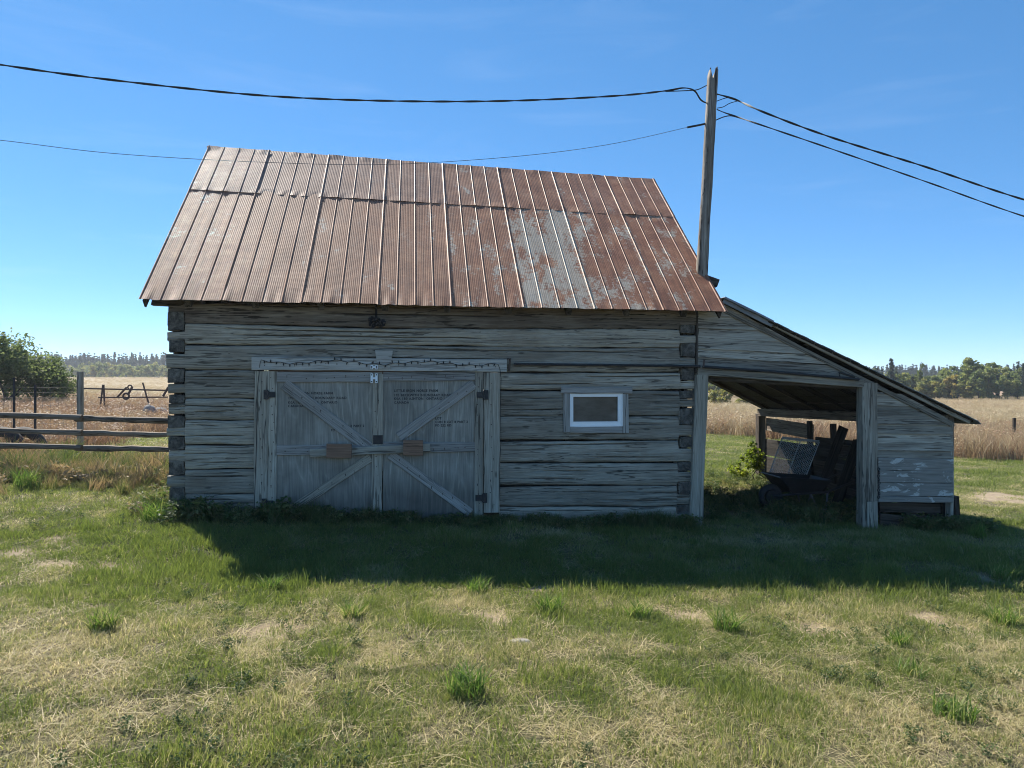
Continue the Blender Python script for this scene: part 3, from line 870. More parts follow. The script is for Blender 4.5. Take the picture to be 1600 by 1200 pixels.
def plate(parent, name, x0, y0, x1, y1, v, th, mat):
    a = W(x0, y1, v); b = W(x1, y0, v)
    mb = MB(); mb.box(((a.x + b.x) / 2, v + th / 2, (a.z + b.z) / 2), (abs(b.x - a.x), th, abs(b.z - a.z)), 0)
    return link(name, mb.mesh(name, mat), BM, parent)
def hinge(parent, cx, cy, flip):
    mb = MB()
    s = -1 if flip else 1
    for (x0, y0, x1, y1, v) in ((-9, -7.5, -2, 7.5, -.046), (-2, -4.5, 9, 4.5, -.041)):
        a = W(cx + s * x0, cy + y1, v); b = W(cx + s * x1, cy + y0, v)
        mb.box(((a.x + b.x) / 2, v, (a.z + b.z) / 2), (abs(b.x - a.x), .012, b.z - a.z))
    a = W(cx - s * 2, cy + 6, -.048); b = W(cx - s * 2, cy - 6, -.048); mb.tube([a, b], .009, 8)
    link('hinge', mb.mesh('hinge', M_iron), BM, parent)
hinge(doorL, 421, 615.5, False); hinge(doorL, 418, 785.5, False)
hinge(doorR, 754, 616, True); hinge(doorR, 752, 777, True)
plate(doorL, 'latch_plate', 583, 679, 598, 693, -.046, .01, M_iron)
# brown keeper blocks hold the bar
fb('keeper_block', (510, 704.5), (549, 704.5), 23, -.125, .04, M_brown, doorL)
fb('keeper_block', (630, 699), (661, 699), 24, -.125, .04, M_brown, doorR)
plate(doorL, 'keeper_spacer', 514, 694, 545, 696, -.085, .05, M_brown); plate(doorR, 'keeper_spacer', 633, 708.5, 658, 710.5, -.085, .05, M_brown)
plate(doorL, 'keeper_spacer', 514, 713, 545, 715, -.085, .05, M_brown)
# small white slotted plates at the head of the doors
def slotted(parent, x0, y0, x1, y1, v):
    mb = MB()
    for (a0, a1) in ((x0, x0 + 3.6), (x1 - 3.6, x1)):
        a = W(a0, y1, v); b = W(a1, y0, v); mb.box(((a.x + b.x) / 2, v, (a.z + b.z) / 2), (b.x - a.x, .006, b.z - a.z), 0)
        for yy in (y0 + 2.2, y1 - 2.2):
            c = W((a0 + a1) / 2, yy, v - .004); mb.tube([c, c - Vector((0, .003, 0))], .0075, 8, 1)
    a = W(x0 + 3.6, (y0 + y1) / 2 + 1.5, v); b = W(x1 - 3.6, (y0 + y1) / 2 - 1.5, v)
    mb.box(((a.x + b.x) / 2, v, (a.z + b.z) / 2), (b.x - a.x, .004, b.z - a.z), 0)
    link('white_bracket', mb.mesh('white_bracket', [M_white, M_iron]), BM, parent)
slotted(doorL, 579, 582.5, 590, 597.5, -.066)
slotted(barn, 579, 569.5, 590, 576, -.072)

def nails(parent, runs):
    mb = MB()
    for (x0, y0, x1, y1, n_, v) in runs:
        for i in range(n_):
            t = (i + .5 + rng.uniform(-.2, .2)) / n_
            c = W(x0 + (x1 - x0) * t + rng.uniform(-3, 3), y0 + (y1 - y0) * t + rng.uniform(-3, 3), v)
            r_n = rng.uniform(.004, .008)
            mb.tube([c, c + Vector((0, -.0015, 0))], r_n, 6)
            if rng.random() < .5: mb.box(c + Vector((0, -.0004, -.012)), (r_n * .9, .0006, .024))
    tag(link('nails', mb.mesh('nails', M_rustiron), BM, parent), kind='stuff')
nails(doorL, [(425, 585, 425, 810, 16, V1 - .0005), (589, 600, 588, 815, 14, V1 - .0035), (437, 588, 578, 588, 9, V1 - .0005), (437, 702, 505, 702, 4, V1 - .0005), (450, 603, 572, 695, 8, V1 - .0005), (445, 801, 575, 717, 8, V1 - .0005)])
nails(doorR, [(748, 585, 748, 803, 16, V1 - .0005), (604, 587, 738, 587, 8, V1 - .0005), (666, 698, 738, 698, 4, V1 - .0005), (737, 602, 628, 678, 8, V1 - .0005), (616, 713, 731, 797, 7, V1 - .0005)])
nails(barn, [(408, 585, 407, 800, 12, -.0355), (769, 585, 769, 795, 12, -.0355), (400, 567, 785, 570, 16, -.0555)])
# stencilled lettering, flat print on the plywood
def text(parent, s, px, py, hpx, v=-.0145):
    cu = bpy.data.curves.new('lettering', 'FONT'); cu.body = s
    p = W(px, py + hpx, v); sc = (BM @ p).y / F
    cu.size = hpx * sc * 1.42; cu.space_character = 1.12; cu.space_word = 1.2; cu.offset = .0012; cu.resolution_u = 2
    cu.materials.append(M_ink)
    Mt = Matrix.Translation(p) @ Matrix.Rotation(R(90), 4, 'X') @ Matrix.Diagonal((.98, 1, 1, 1))
    tmp = bpy.data.objects.new('lettering_curve', cu); C.objects.link(tmp)
    me = bpy.data.meshes.new_from_object(tmp.evaluated_get(bpy.context.evaluated_depsgraph_get()))
    bpy.data.objects.remove(tmp); me.name = 'lettering'
    tag(link('lettering', me, BM @ Mt, parent), kind='stuff')
LT = ['LITTLE IRON HORSE FARM', '195 BECKWITH BOUNDARY ROAD', 'K0A 1B0 ASHTON  ONTARIO', 'CANADA']
for (d, px, ys) in ((doorL, 450, (611.5, 619, 626, 631.5)), (doorR, 615.5, (607.5, 614.5, 620, 626))):
    for s, y in zip(LT, ys): text(d, s, px, y, 3.7)
for s, x, y in (('LOT', 517, 655), ('CON 8 LOT 8 PART 2', 517, 664.5), ('PO 222 RD', 517, 671)): text(doorL, s, x, y - 1.5, 3.4)
for s, x, y in (('LOT', 680, 651), ('CON 8 LOT 8 PART 2', 680, 656.5), ('PO 222 RD', 680, 662)): text(doorR, s, x, y, 3.4)

# window ---------------------------------------------------------
win = plate(barn, 'window', 890, 613, 974, 666, .035, .004, M_glass)
fb('window_trim', (877, 608.3), (988, 609.5), 10.5, -.035, .03, M_trim, win)
fb('window_trim', (886, 613.5), (886, 674.5), 10, -.03, .03, M_trim, win)
fb('window_trim', (977.5, 614.5), (977.5, 675.5), 10, -.03, .03, M_trim, win)
fb('window_trim', (891, 670.5), (972.6, 671.2), 10, -.03, .03, M_trim, win)
def frame(x0, y0, x1, y1, t, v0, dep, l=None):
    a = W(x0, y1, v0); b = W(x1, y0, v0); k = (a.y, 0); w_ = t * .0078
    wr = w_ if l is None else l * .0078
    mb = MB(); cx = (a.x + b.x) / 2; cz = (a.z + b.z) / 2; W_ = b.x - a.x; H_ = b.z - a.z; vy = v0 + dep / 2
    mb.box((cx, vy, b.z - w_ / 2), (W_, dep, w_)); mb.box((cx, vy, a.z + wr / 2), (W_, dep, wr))
    hz = H_ - w_ - wr; zc = a.z + wr + hz / 2
    mb.box((a.x + w_ / 2, vy, zc), (w_, dep, hz)); mb.box((b.x - wr / 2, vy, zc), (wr, dep, hz))
    return mb
link('window_frame', frame(890.5, 613.5, 973.5, 666, 2.2, -.022, .055).mesh('window_frame', M_vinyl), BM, win)
link('window_sash', frame(892.5, 615.5, 971.5, 664, 3.4, -.012, .045, 6.0).mesh('window_sash', M_vinyl), BM, win)
link('pane', (lambda mb: (mb.box((W(931, 640, .02).x, .02, W(931, 640, .02).z), (.56, .004, .33)), mb.mesh('pane', M_glass))[1])(MB()), BM, win)

# ------------------------------------------------------------------ the lean-to
shed = root('lean_to', BM @ Matrix.Translation((2.4, 0, -.15)), 'open fronted grey board lean-to with sloping roof against the right end of the log barn', 'shed')
SU = 5.87; SV = 5.09
def roofline(px): return 473 + (px - 1127) * .5075                # underside of the lean-to roof along its front
# posts
fb('post', (1097.5, 585), (1087.5, 824), 20, -.045, .09, M_board, shed)
fb('post', (1360, 597), (1359.5, 828), 26, -.05, .13, M_shed, shed)
fb('post_patch', (1363, 783), (1364, 829), 18, -.068, .018, M_board, shed)
fb('header_beam', (1091, 578), (1350, 598), 12.5, -.05, .10, M_shed, shed)
fb('header_beam', (1105, 590), (1348, 604), 7, .06, .08, M_dark, shed)
fb('corner_batten', (1091, 492), (1088.5, 582), 4, -.01, .05, M_dark, shed)
# boards of the front above the opening
def front_boards(tab, x0, x1fn, v, mat, th=.022):
    for i, (ya, yb, sl) in enumerate(tab):
        ym = (ya + yb) / 2
        x1 = x1fn(ya)
        if x1 - x0 < 12: continue
        a = W(x0, ym, v); b = W(x1, ym + sl * (x1 - x0) / 260.0, v)
        sc = 9.0 / F
        # cut the upper right corner along the roof: trapezoid plank
        h = (yb - ya) * sc
        x1b = x1fn(yb)
        ez = 1
        pts = [W(x0, yb, v), W(min(x1b, x1 + 60), yb + sl * (x1b - x0) / 260.0, v), W(x1, ya + sl * (x1 - x0) / 260.0, v), W(x0, ya, v)]
        ex = (pts[1] - pts[0]); ln = ex.length; ex.normalize(); nf = Vector((0, 1, 0)); ezv = ex.cross(nf)
        Mt = Matrix((ex, nf, ezv)).transposed().to_4x4(); Mt.translation = pts[0]
        inv = Mt.inverted(); q = [inv @ p for p in pts]
        n = 22; V = []; Fc = []
        jit = lambda x, k: .004 * (float(fbm(x * 4, i * 3 + k, 71, 3)) - .5) * 2
        for s in range(n + 1):
            t = s / n
            lo = q[0] * (1 - t) + q[1] * t; hi = q[3] * (1 - t) + q[2] * t
            lo.z += -.004 + jit(lo.x, 1); hi.z += .002 + jit(hi.x, 2)
            yo = .006 * (float(vn(lo.x * 1.5, i * 7.0, 72)) - .5) + (i % 3) * .005
            V += [(lo.x, yo - .012, lo.z), (hi.x, yo + .002, hi.z), (hi.x, yo + th, hi.z), (lo.x, yo + th - .01, lo.z)]
        for s in range(n):
            for k in range(4):
                k2 = (k + 1) % 4; Fc.append((s * 4 + k, (s + 1) * 4 + k, (s + 1) * 4 + k2, s * 4 + k2))
        Fc += [(0, 1, 2, 3), (n * 4 + 3, n * 4 + 2, n * 4 + 1, n * 4)]
        link('board', mk('board', V, Fc, mat), BM @ Mt, shed)
up = [(468 + 17.6 * i, 485 + 17.6 * i, 14) for i in range(7)]
up = [(474, 492, 10), (492, 511, 11), (511, 526, 12), (526, 543, 13), (543, 556, 15), (556, 574, 17)]
front_boards(up, 1091, lambda y: min(1127 + (y + 2 - 473) / .5075 * 1.04, 1345), -.012, M_shed)
lo = [(597, 614, 3), (614, 632, 3), (632, 648, 3), (648, 661, 4), (661, 676, 4), (676, 690, 4), (690, 702, 4), (702, 716, 3)]
front_boards(lo, 1368, lambda y: min(max(1127 + (y + 2 - 473) / .5075, 1372), 1489), -.012, M_shed)
front_boards([(612, 614, 0)], 1368, lambda y: 1380, -.012, M_shed)
for (yc, hh_) in ((724.5, 18.6), (743.5, 18.6), (763.5, 20.6), (779, 9)):
    fb('painted_board', (1373, yc), (1490 + rng.uniform(-1.5, 1), yc + 1), hh_, -.03 - rng.uniform(0, .006), .018, M_paint, shed, n=20, rough_end=.02)
# rake: trim board under the roof edge, roof edge itself, flashing
fb('rake_trim', (1128, 482), (1488, 662), 7, -.03, .018, M_shed, shed)
fb('rake_board', (1131, 467), (1516, 658.5), 7.5, -.075, .03, M_board, shed)
fb('rake_flashing', (1131, 466.5), (1208, 505), 11, -.092, .014, M_flash, shed)
# roof slab
zf = lambda px, dy=0: W(px, roofline(px) + dy, -.09)
f0 = zf(1127, -9); f1 = W(1522, 656, -.09)
b0 = Vector((2.62, SV + .12, 2.73)); b1 = Vector((6.08, SV + .12, 1.06))
f0 = Vector((2.62, -.09, f0.z + (f0.x - 2.62) * .5))
mb = MB()
def quad_t(s, t): return (f0 * (1 - s) + f1 * s) * (1 - t) + (b0 * (1 - s) + b1 * s) * t
ns, nt2 = 14, 10
for s in range(ns):
    slab(mb, quad_t(s / ns + .002, 0), quad_t((s + 1) / ns - .002, 0), quad_t((s + 1) / ns - .002, 1), quad_t(s / ns + .002, 1), .022)
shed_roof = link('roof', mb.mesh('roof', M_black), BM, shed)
mb = MB()
n = 40
for i in range(n):               # curled roll roofing, a hair above the deck
    s0 = i / n; s1 = (i + 1) / n
    up_ = Vector((.004, -.012, .006))
    a, b, c, d = quad_t(s0, -.006) + up_, quad_t(s1, -.006) + up_, quad_t(s1, 1.005) + up_, quad_t(s0, 1.005) + up_
    wv_ = .006 * math.sin(i * 1.7)
    for q in (a, b): q.z += wv_ * .5
    slab(mb, a, b, c, d, .008)
e = quad_t(1.0, -.006)
slab(mb, e + Vector((.004, -.012, .012)), e + Vector((.07, -.012, -.045)), quad_t(1, 1.005) + Vector((.07, 0, -.045)), quad_t(1, 1.005) + Vector((.004, 0, .012)), .008)
link('roofing', mb.mesh('roofing', M_flash), BM, shed_roof)
for k in range(6):               # rafters running down the slope, seen from below
    t = .06 + .17 * k
    dn = Vector((0, 0, -.05))
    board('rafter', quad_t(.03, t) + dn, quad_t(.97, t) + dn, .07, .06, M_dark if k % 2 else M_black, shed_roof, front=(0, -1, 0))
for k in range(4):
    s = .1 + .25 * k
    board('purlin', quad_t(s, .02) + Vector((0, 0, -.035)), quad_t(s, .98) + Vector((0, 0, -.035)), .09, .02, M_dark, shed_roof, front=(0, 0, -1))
# right side wall seen from inside, open gaps near the top
zb_ = -.28
def sidepl(v0, z0, v1, z1, wd, mat, name='wall_board', th=.024, u=SU - .03):
    return board(name, (u, v0, z0), (u, v1, z1), wd, th, mat, shed, front=(-1, 0, 0), rough_end=.04)
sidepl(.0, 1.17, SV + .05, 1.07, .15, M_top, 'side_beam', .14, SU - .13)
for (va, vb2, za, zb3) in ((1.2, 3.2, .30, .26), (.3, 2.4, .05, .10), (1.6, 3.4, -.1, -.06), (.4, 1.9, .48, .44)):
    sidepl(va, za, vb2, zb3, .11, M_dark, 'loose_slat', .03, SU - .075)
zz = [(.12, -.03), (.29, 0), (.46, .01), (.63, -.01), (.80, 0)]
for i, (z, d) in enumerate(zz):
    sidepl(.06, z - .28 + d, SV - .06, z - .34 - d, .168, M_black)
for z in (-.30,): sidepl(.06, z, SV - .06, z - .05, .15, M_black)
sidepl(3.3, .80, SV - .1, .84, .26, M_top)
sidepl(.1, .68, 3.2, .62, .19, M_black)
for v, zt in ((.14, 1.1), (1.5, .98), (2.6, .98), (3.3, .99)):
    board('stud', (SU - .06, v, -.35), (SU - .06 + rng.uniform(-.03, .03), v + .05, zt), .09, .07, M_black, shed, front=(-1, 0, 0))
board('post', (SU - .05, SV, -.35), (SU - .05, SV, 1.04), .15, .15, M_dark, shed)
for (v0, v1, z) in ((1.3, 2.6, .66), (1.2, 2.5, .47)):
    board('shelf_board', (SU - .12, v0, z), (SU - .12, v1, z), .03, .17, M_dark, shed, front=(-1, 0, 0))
# under the painted panel: dark torn boards behind
for i, (x0, x1) in enumerate(((1375, 1412), (1413, 1450), (1451, 1488))):
    fb('kick_board', (x0, 812 - i), (x1, 816 + i), 22, .10 + .03 * i, .02, M_dark, shed, rough_end=.06)
fb('kick_board', (1376, 792), (1486, 794), 15, .16, .02, M_dark, shed, rough_end=.06)
fb('corner_post', (1488, 660), (1487.5, 830), 6, -.01, .1, M_shed, shed)
fb('corner_stub', (1495, 775), (1499, 830), 9, .06, .1, M_dark, shed, rough_end=.03)

# things in and on the lean-to ------------------------------------
WB = Vector((4.42, 1.35, 0)); WB.z = gl(WB.x, WB.y)
wb = root('wheelbarrow', BM @ Matrix.Translation(WB), 'dark wheelbarrow parked in the shade of the lean-to in front of the mesh panel', 'wheelbarrow')
WBM = BM @ Matrix.Translation(WB)
mb = MB()
rim = [(-.40, -.3, .50), (.38, -.3, .44), (.40, .3, .44), (-.38, .3, .50)]; bot = [(-.17, -.19, .26), (.26, -.18, .24), (.26, .18, .24), (-.20, .19, .26)]
vs = [Vector(p) for p in rim + bot] + [Vector(p) * .985 + Vector((0, 0, .012)) for p in rim + bot]
fs = []
for k in range(4):
    k2 = (k + 1) % 4
    fs += [(k, k + 4, k2 + 4, k2), (8 + k, 8 + k2, 12 + k2, 12 + k), (k, k2, 8 + k2, 8 + k)]
fs += [(4, 7, 6, 5), (12, 13, 14, 15)]
mb.add(vs, fs); mb.tube([rim[0], rim[1], rim[2], rim[3], rim[0]], .012, 6)
link('tray', mb.mesh('tray', M_barrow), WBM, wb)
for sgn in (-1, 1):
    mb = MB(); mb.tube([(-.42, .06 * sgn, .2), (-.1, .16 * sgn, .24), (.35, .22 * sgn, .27), (.85, .29 * sgn, .46)], .018, 8); link('handle', mb.mesh('handle', M_barrow), WBM, wb)
    mb = MB(); mb.tube([(.12, .18 * sgn, .25), (.2, .24 * sgn, .02), (.33, .24 * sgn, .02), (.38, .2 * sgn, .27)], .014, 6); link('leg', mb.mesh('leg', M_galv), WBM, wb)
def torus(R0, r0, nM=24, nm=10):
    mb = MB(); V = []; Fc = []
    for i in range(nM):
        a = 2 * math.pi * i / nM
        for k in range(nm):
            b = 2 * math.pi * k / nm
            V.append(((R0 + r0 * math.cos(b)) * math.cos(a), r0 * math.sin(b), (R0 + r0 * math.cos(b)) * math.sin(a)))
    for i in range(nM):
        for k in range(nm):
            Fc.append((i * nm + k, i * nm + (k + 1) % nm, ((i + 1) % nM) * nm + (k + 1) % nm, ((i + 1) % nM) * nm + k))
    mb.add(V, Fc); return mb
whl = link('wheel', torus(.14, .045).mesh('wheel', M_tire, True), WBM @ Matrix.Translation((-.40, 0, .185)), wb)
mb = MB(); mb.tube([(0, -.06, 0), (0, .06, 0)], .10, 14); link('hub', mb.mesh('hub', M_iron), WBM @ Matrix.Translation((-.40, 0, .185)), whl)

# mesh panel leaning back against the wall
c = [W(1222, 684, 2.3), W(1280, 690, 2.1), W(1256, 752, 1.85), W(1200, 745, 2.05)]
mp_ = root('mesh_panel', BM @ Matrix.Translation(c[3]), 'galvanised wire mesh panel tilted back behind the wheelbarrow', 'mesh panel')
mb = MB(); mb.tube([c[0], c[1], c[2], c[3], c[0]], .011, 6); mb.tube([(c[0] + c[1]) / 2, (c[2] + c[3]) / 2], .008, 6)
mb.tube([c[0] + Vector((0, 0, .02)), c[1] + Vector((0, 0, .02))], .012, 6)
link('panel_frame', mb.mesh('panel_frame', M_panelwire), BM, mp_)
mb = MB()
def cp(s, t): return (c[0] * (1 - s) + c[1] * s) * (1 - t) + (c[3] * (1 - s) + c[2] * s) * t
K = 16
for i in range(-K, K):
    for sg in (1, -1):
        pts = []
        for q in range(2):
            pass
        # a diagonal wire clipped to the panel
        s0, s1 = i / K, i / K + 1
        t0, t1 = 0.0, 1.0
        if s0 < 0: t0 = -s0; s0 = 0
        if s1 > 1: t1 = 1 - (s1 - 1); s1 = 1
        if t1 - t0 < .02: continue
        a, b = (cp(s0, t0), cp(s1, t1)) if sg == 1 else (cp(1 - s0, t0), cp(1 - s1, t1))
        mb.tube([a, b], .0032, 3, 0, False)
tag(link('wire_mesh', mb.mesh('wire_mesh', M_panelwire), BM, mp_), kind='stuff')

# dark old boards leaning inside
for i, (ua, va, za, ub, vb_, zb2, lab) in enumerate(((5.35, 1.0, -.28, 5.72, 1.15, .62, 'dark board leaning on the lean-to wall right of the mesh panel'),
                                               (5.25, 1.7, -.28, 5.74, 1.85, .78, 'taller dark board leaning on the lean-to wall behind the wheelbarrow handles'),
                                               (5.0, .62, -.26, 5.7, .7, .36, 'low dark board propped on the lean-to wall beside the right post'),
                                               (5.3, 2.3, -.28, 5.72, 2.2, .95, 'tall dark board leaning on the lean-to wall next to the mesh panel top'),
                                               (4.9, .35, -.26, 5.66, 1.5, .12, 'long dark board lying tilted low against the lean-to wall'),
                                               (5.15, 2.7, -.28, 5.6, 3.3, .5, 'dark board slanting behind the mesh panel'))):
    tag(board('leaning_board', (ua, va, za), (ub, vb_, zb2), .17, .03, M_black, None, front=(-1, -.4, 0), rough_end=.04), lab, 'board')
# bar across the doors
pa = W(484, 708, -.083); pb = W(672, 698, -.083)
bar = board('door_bar', pa, pb, .092, .04, M_shed, None)
tag(bar, 'long grey wooden bar slid through two brown keeper blocks across the barn doors', 'door bar')
# dark pipe along barn and lean-to
def pipe(name, pts, r, label, cat, mat=M_iron):
    mb = MB(); o = pts[0]
    mb.tube([p - o for p in pts], r, 8)
    return tag(link(name, mb.mesh(name, mat), BM @ Matrix.Translation(o)), label, cat)
pipe('metal_pipe', [W(803, 568, -.045), W(950, 569.5, -.045), W(1094, 571.5, -.05)], .016, 'long dark thin pipe hung along the logs between the door lintel and the lean-to', 'pipe')
pipe('metal_pipe', [W(1098, 572, -.09), W(1200, 579, -.09), W(1342, 592, -.09)], .018, 'dark pipe lying along the header beam over the lean-to opening', 'pipe')
pipe('iron_hook', [W(1312, 588, -.1), W(1311, 581, -.1), W(1318, 583, -.1), W(1335, 588, -.1)], .014, 'dark iron hook at the right end of the lean-to header beam', 'hook')
pipe('iron_hook', [W(1099, 573, -.1), W(1100, 564, -.1), W(1101, 560, -.1)], .012, 'rusty upright hook at the left end of the lean-to header beam', 'hook', M_rustiron)
pipe('iron_bracket', [W(795, 578, -.03), W(797, 559, -.05), W(793, 560, -.06)], .013, 'small rusty bracket on the logs beside the right end of the door lintel', 'bracket', M_rustiron)
# chain hanging by the right post
ch0 = W(1373, 732, -.05)
mb = MB()
for i in range(9):
    z = -.045 * i
    tt = torus(.017, .006, 8, 5)
    Mx = Matrix.Translation((.006 * math.sin(i * 2), 0, z)) @ Matrix.Rotation(R(90 * (i % 2)), 4, 'Z')
    mb.add([Mx @ v for v in tt.v], tt.f)
tag(link('chain', mb.mesh('chain', M_iron), BM @ Matrix.Translation(ch0)), 'dark rusty chain hanging beside the flaking painted boards of the lean-to', 'chain')
# fitting that hangs under the eave over the doors
o = W(588, 499, -.06)
mb = MB(); mb.tube([Vector((0, 0, 0)), Vector((-.005, -.03, .24))], .013, 6)
for i in range(26):
    p = Vector((rng.uniform(-.075, .075), rng.uniform(-.03, .02), rng.uniform(-.075, .01)))
    mb.box(p, (rng.uniform(.03, .07), .03, rng.uniform(.02, .05)), 0, Euler((rng.random(), rng.random() * 3, rng.random())).to_matrix())
tag(link('eave_fitting', mb.mesh('eave_fitting', M_thing), BM @ Matrix.Translation(o)), 'dark clump on a rod hanging under the eave above the double doors', 'hanging fitting')

# string of small lights round the doors
pl = [(397, 800), (399, 740), (401, 690), (400, 640), (403, 600), (405, 580), (406, 568)]
x = 408
while x < 782:
    pl.append((x, 563.5 + 2.6 * math.sin(x * .045) + 1.2 * math.sin(x * .21 + 1) + (x - 408) * .012)); x += 5
pl += [(781, 575), (783, 590), (782, 640), (783, 690), (780, 730), (781, 780)]
vv = [-.062 if (556 < y < 578.5) else -.041 for (_, y) in pl]
pts = [W(a, b, v - (.018 if 584 < a < 616 and b < 578 else 0)) for (a, b), v in zip(pl, vv)]
o = pts[0]
sl = root('string_lights', BM @ Matrix.Translation(o), 'dark string of tiny unlit bulbs draped along the door lintel and down both jambs', 'string lights')
mb = MB(); mb.tube(pts, .0034, 5); link('wire', mb.mesh('wire', M_cable), BM, sl)
mb = MB(); mb.tube([(0, 0, 0), (0, -.004, -.02), (0, -.004, -.034)], [.006, .007, .002], 6); bme = mb.mesh('bulb', M_cable)
for i in range(8, len(pts) - 6, 2):
    link('bulb', bme, BM @ Matrix.Translation(pts[i]) @ Matrix.Rotation(rng.choice([0, 0, .4, math.pi]), 4, 'Y'), sl)

# ------------------------------------------------------------------ pole and overhead cables
pb_ = W(1093.5, 820, .36); pt_ = W(1114, 112, .36); pm_ = W(1096, 436, .36)
pb_.z = -.3
PB = BM @ pb_; PT = BM @ pt_; PM = BM @ pm_
PB.x = PM.x - (PT.x - PM.x) * .45
pole = None
mb = MB(); nseg = 60; nr = 14
V = []; Fc = []
for i in range(nseg + 1):
    t = i / nseg; z = PB.z + (PT.z - PB.z) * t
    if z < PM.z: c0 = PB.lerp(PM, (z - PB.z) / (PM.z - PB.z))
    else: c0 = PM.lerp(PT, (z - PM.z) / (PT.z - PM.z))
    rad = .092 - .026 * t
    for k in range(nr):
        a = 2 * math.pi * k / nr
        rr_ = rad * (1 + .16 * (float(fbm(k * 1.7, z * 1.6, 81, 3)) - .5) * 2) * (1 - .16 * (k % 5 == 2) * float(vn(z * 1.3, k, 83)))
        zz_ = z
        if i == nseg: zz_ += .09 * (float(vn(k * 1.3, 2.0, 82)) - .45) + (.05 if math.cos(a) > .3 else -.09 if abs(math.cos(a) + .2) < .3 else .01)
        V.append((c0.x + rr_ * math.cos(a) - PB.x, c0.y + rr_ * math.sin(a) - PB.y, zz_ - PB.z))
for i in range(nseg):
    for k in range(nr):
        k2 = (k + 1) % nr; Fc.append((i * nr + k, i * nr + k2, (i + 1) * nr + k2, (i + 1) * nr + k))
tc_ = len(V); V.append((PT.x - PB.x, PT.y - PB.y, PT.z - PB.z - .1))
for k in range(nr): Fc.append((nseg * nr + k, nseg * nr + (k + 1) % nr, tc_))
# grain of the shared wood material runs along local X, so the pole mesh lies along X
V = [(z, x, y) for (x, y, z) in V]
Mp = Matrix(((0, 1, 0, PB.x), (0, 0, 1, PB.y), (1, 0, 0, PB.z), (0, 0, 0, 1)))
pole = link('utility_pole', mk('utility_pole', V, Fc, M_pole, None, True), Mp)
tag(pole, 'weathered split-topped wooden utility pole rising past the right corner of the rusty roof', 'utility pole')
pp_ = PM.lerp(PT, 0.0)
mb = MB(); mb.box((0, 0, 0), (.30, .16, .1), 0, Euler((0, R(20), 0)).to_matrix())
link('flashing', mb.mesh('flashing', M_dark), Matrix.Translation(PM + Vector((.07, .04, .0))), pole)
mb = MB(); q = P(1110, 105, PT.y); mb.tube([q - Vector((0, 0, .0)), q - Vector((-.01, 0, .09))], .008, 6); link('top_spike', mb.mesh('top_spike', M_iron), Matrix(), pole)

def catm(pts, k=8):
    out = []
    n = len(pts)
    for i in range(n - 1):
        p0 = pts[max(i - 1, 0)]; p1 = pts[i]; p2 = pts[i + 1]; p3 = pts[min(i + 2, n - 1)]
        for s in range(k):
            t = s / k
            out.append(.5 * ((2 * p1) + (-p0 + p2) * t + (2 * p0 - 5 * p1 + 4 * p2 - p3) * t * t + (-p0 + 3 * p1 - 3 * p2 + p3) * t ** 3))
    out.append(pts[-1]); return out
def cable(name, pix, r, label, mat=M_cable, twist=0, smooth=10):
    pts = catm([P(a, b, Y) for (a, b, Y) in pix], smooth)
    o = pts[-1].copy(); mb = MB()
    if not twist: mb.tube([p - o for p in pts], r, 6)
    else:
        ln = 0; ph = [0]
        for i in range(1, len(pts)): ln += (pts[i] - pts[i - 1]).length; ph.append(ln)
        for k in (0, 1):
            qs = []
            for p, s in zip(pts, ph):
                a = s * twist + k * math.pi
                qs.append(p - o + Vector((0, math.cos(a), math.sin(a))) * r * .55)
            mb.tube(qs, r * .62, 5)
    return tag(link(name, mb.mesh(name, mat), Matrix.Translation(o)), label, 'cable', 'overhead cables at the pole')
PY = PT.y
cable('overhead_cable', [(-2600, -420, 4.4), (-1200, -130, 5.2), (-260, 55, 6.2), (0, 100, 6.9), (200, 127, 7.4), (420, 149, 7.9), (620, 157, 8.2), (800, 156.5, 8.5), (960, 149, 8.75), (1040, 141, PY - .08), (1068, 136.5, PY - .06), (1085, 141, PY - .05), (1095, 155, PY - .05), (1106, 161, PY - .02)], .011,
      'thick dark twisted cable crossing the sky from the left to the pole top', M_cable, 9, 30)
cable('overhead_cable', [(1040, 142, PY - .09), (1075, 140.5, PY - .07), (1090, 139, PY - .06), (1104, 132.5, PY - .04)], .006, 'short tie wire holding the left cable to the pole')
cable('overhead_cable', [(-2600, -160, 4.4), (-1200, 80, 5.2), (-260, 190, 6.2), (0, 218, 6.9), (180, 239, 7.4), (400, 252, 7.9), (600, 256, 8.2), (800, 244, 8.5), (950, 225, 8.7), (1074, 198, PY - .05)], .003, 'thin pale wire sagging low in front of the roof ridge', M_greycable)
cable('overhead_cable', [(1074, 198, PY - .05), (1090, 195, PY - .04), (1104, 192, PY)], .013, 'short thick dead-end clamp where the thin wire meets the pole')
cable('overhead_cable', [(1120, 146, PY), (1140, 151.5, PY + .02), (1155, 157, PY + .05), (1200, 177, 8.9), (1300, 214, 9.1), (1450, 261, 9.4), (1600, 311, 9.6), (1800, 366, 9.9), (2400, 478, 10.8), (3400, 545, 12)], .012, 'upper thick cable running down right from the pole top', M_cable, 9, 20)
cable('overhead_cable', [(1120, 170, PY), (1132, 175, PY + .01), (1150, 181, PY + .04), (1200, 198, 8.9), (1300, 232, 9.1), (1450, 284, 9.4), (1600, 337, 9.6), (1800, 398, 9.9), (2400, 520, 10.8), (3400, 585, 12)], .009, 'lower dark cable running down right from the pole', M_cable, 7, 20)
cable('overhead_cable', [(1120, 157, PY), (1135, 152, PY), (1148, 153, PY + .02), (1158, 159, PY + .04)], .005, 'upper loop of wire jumping from the right side of the pole to the top cable')
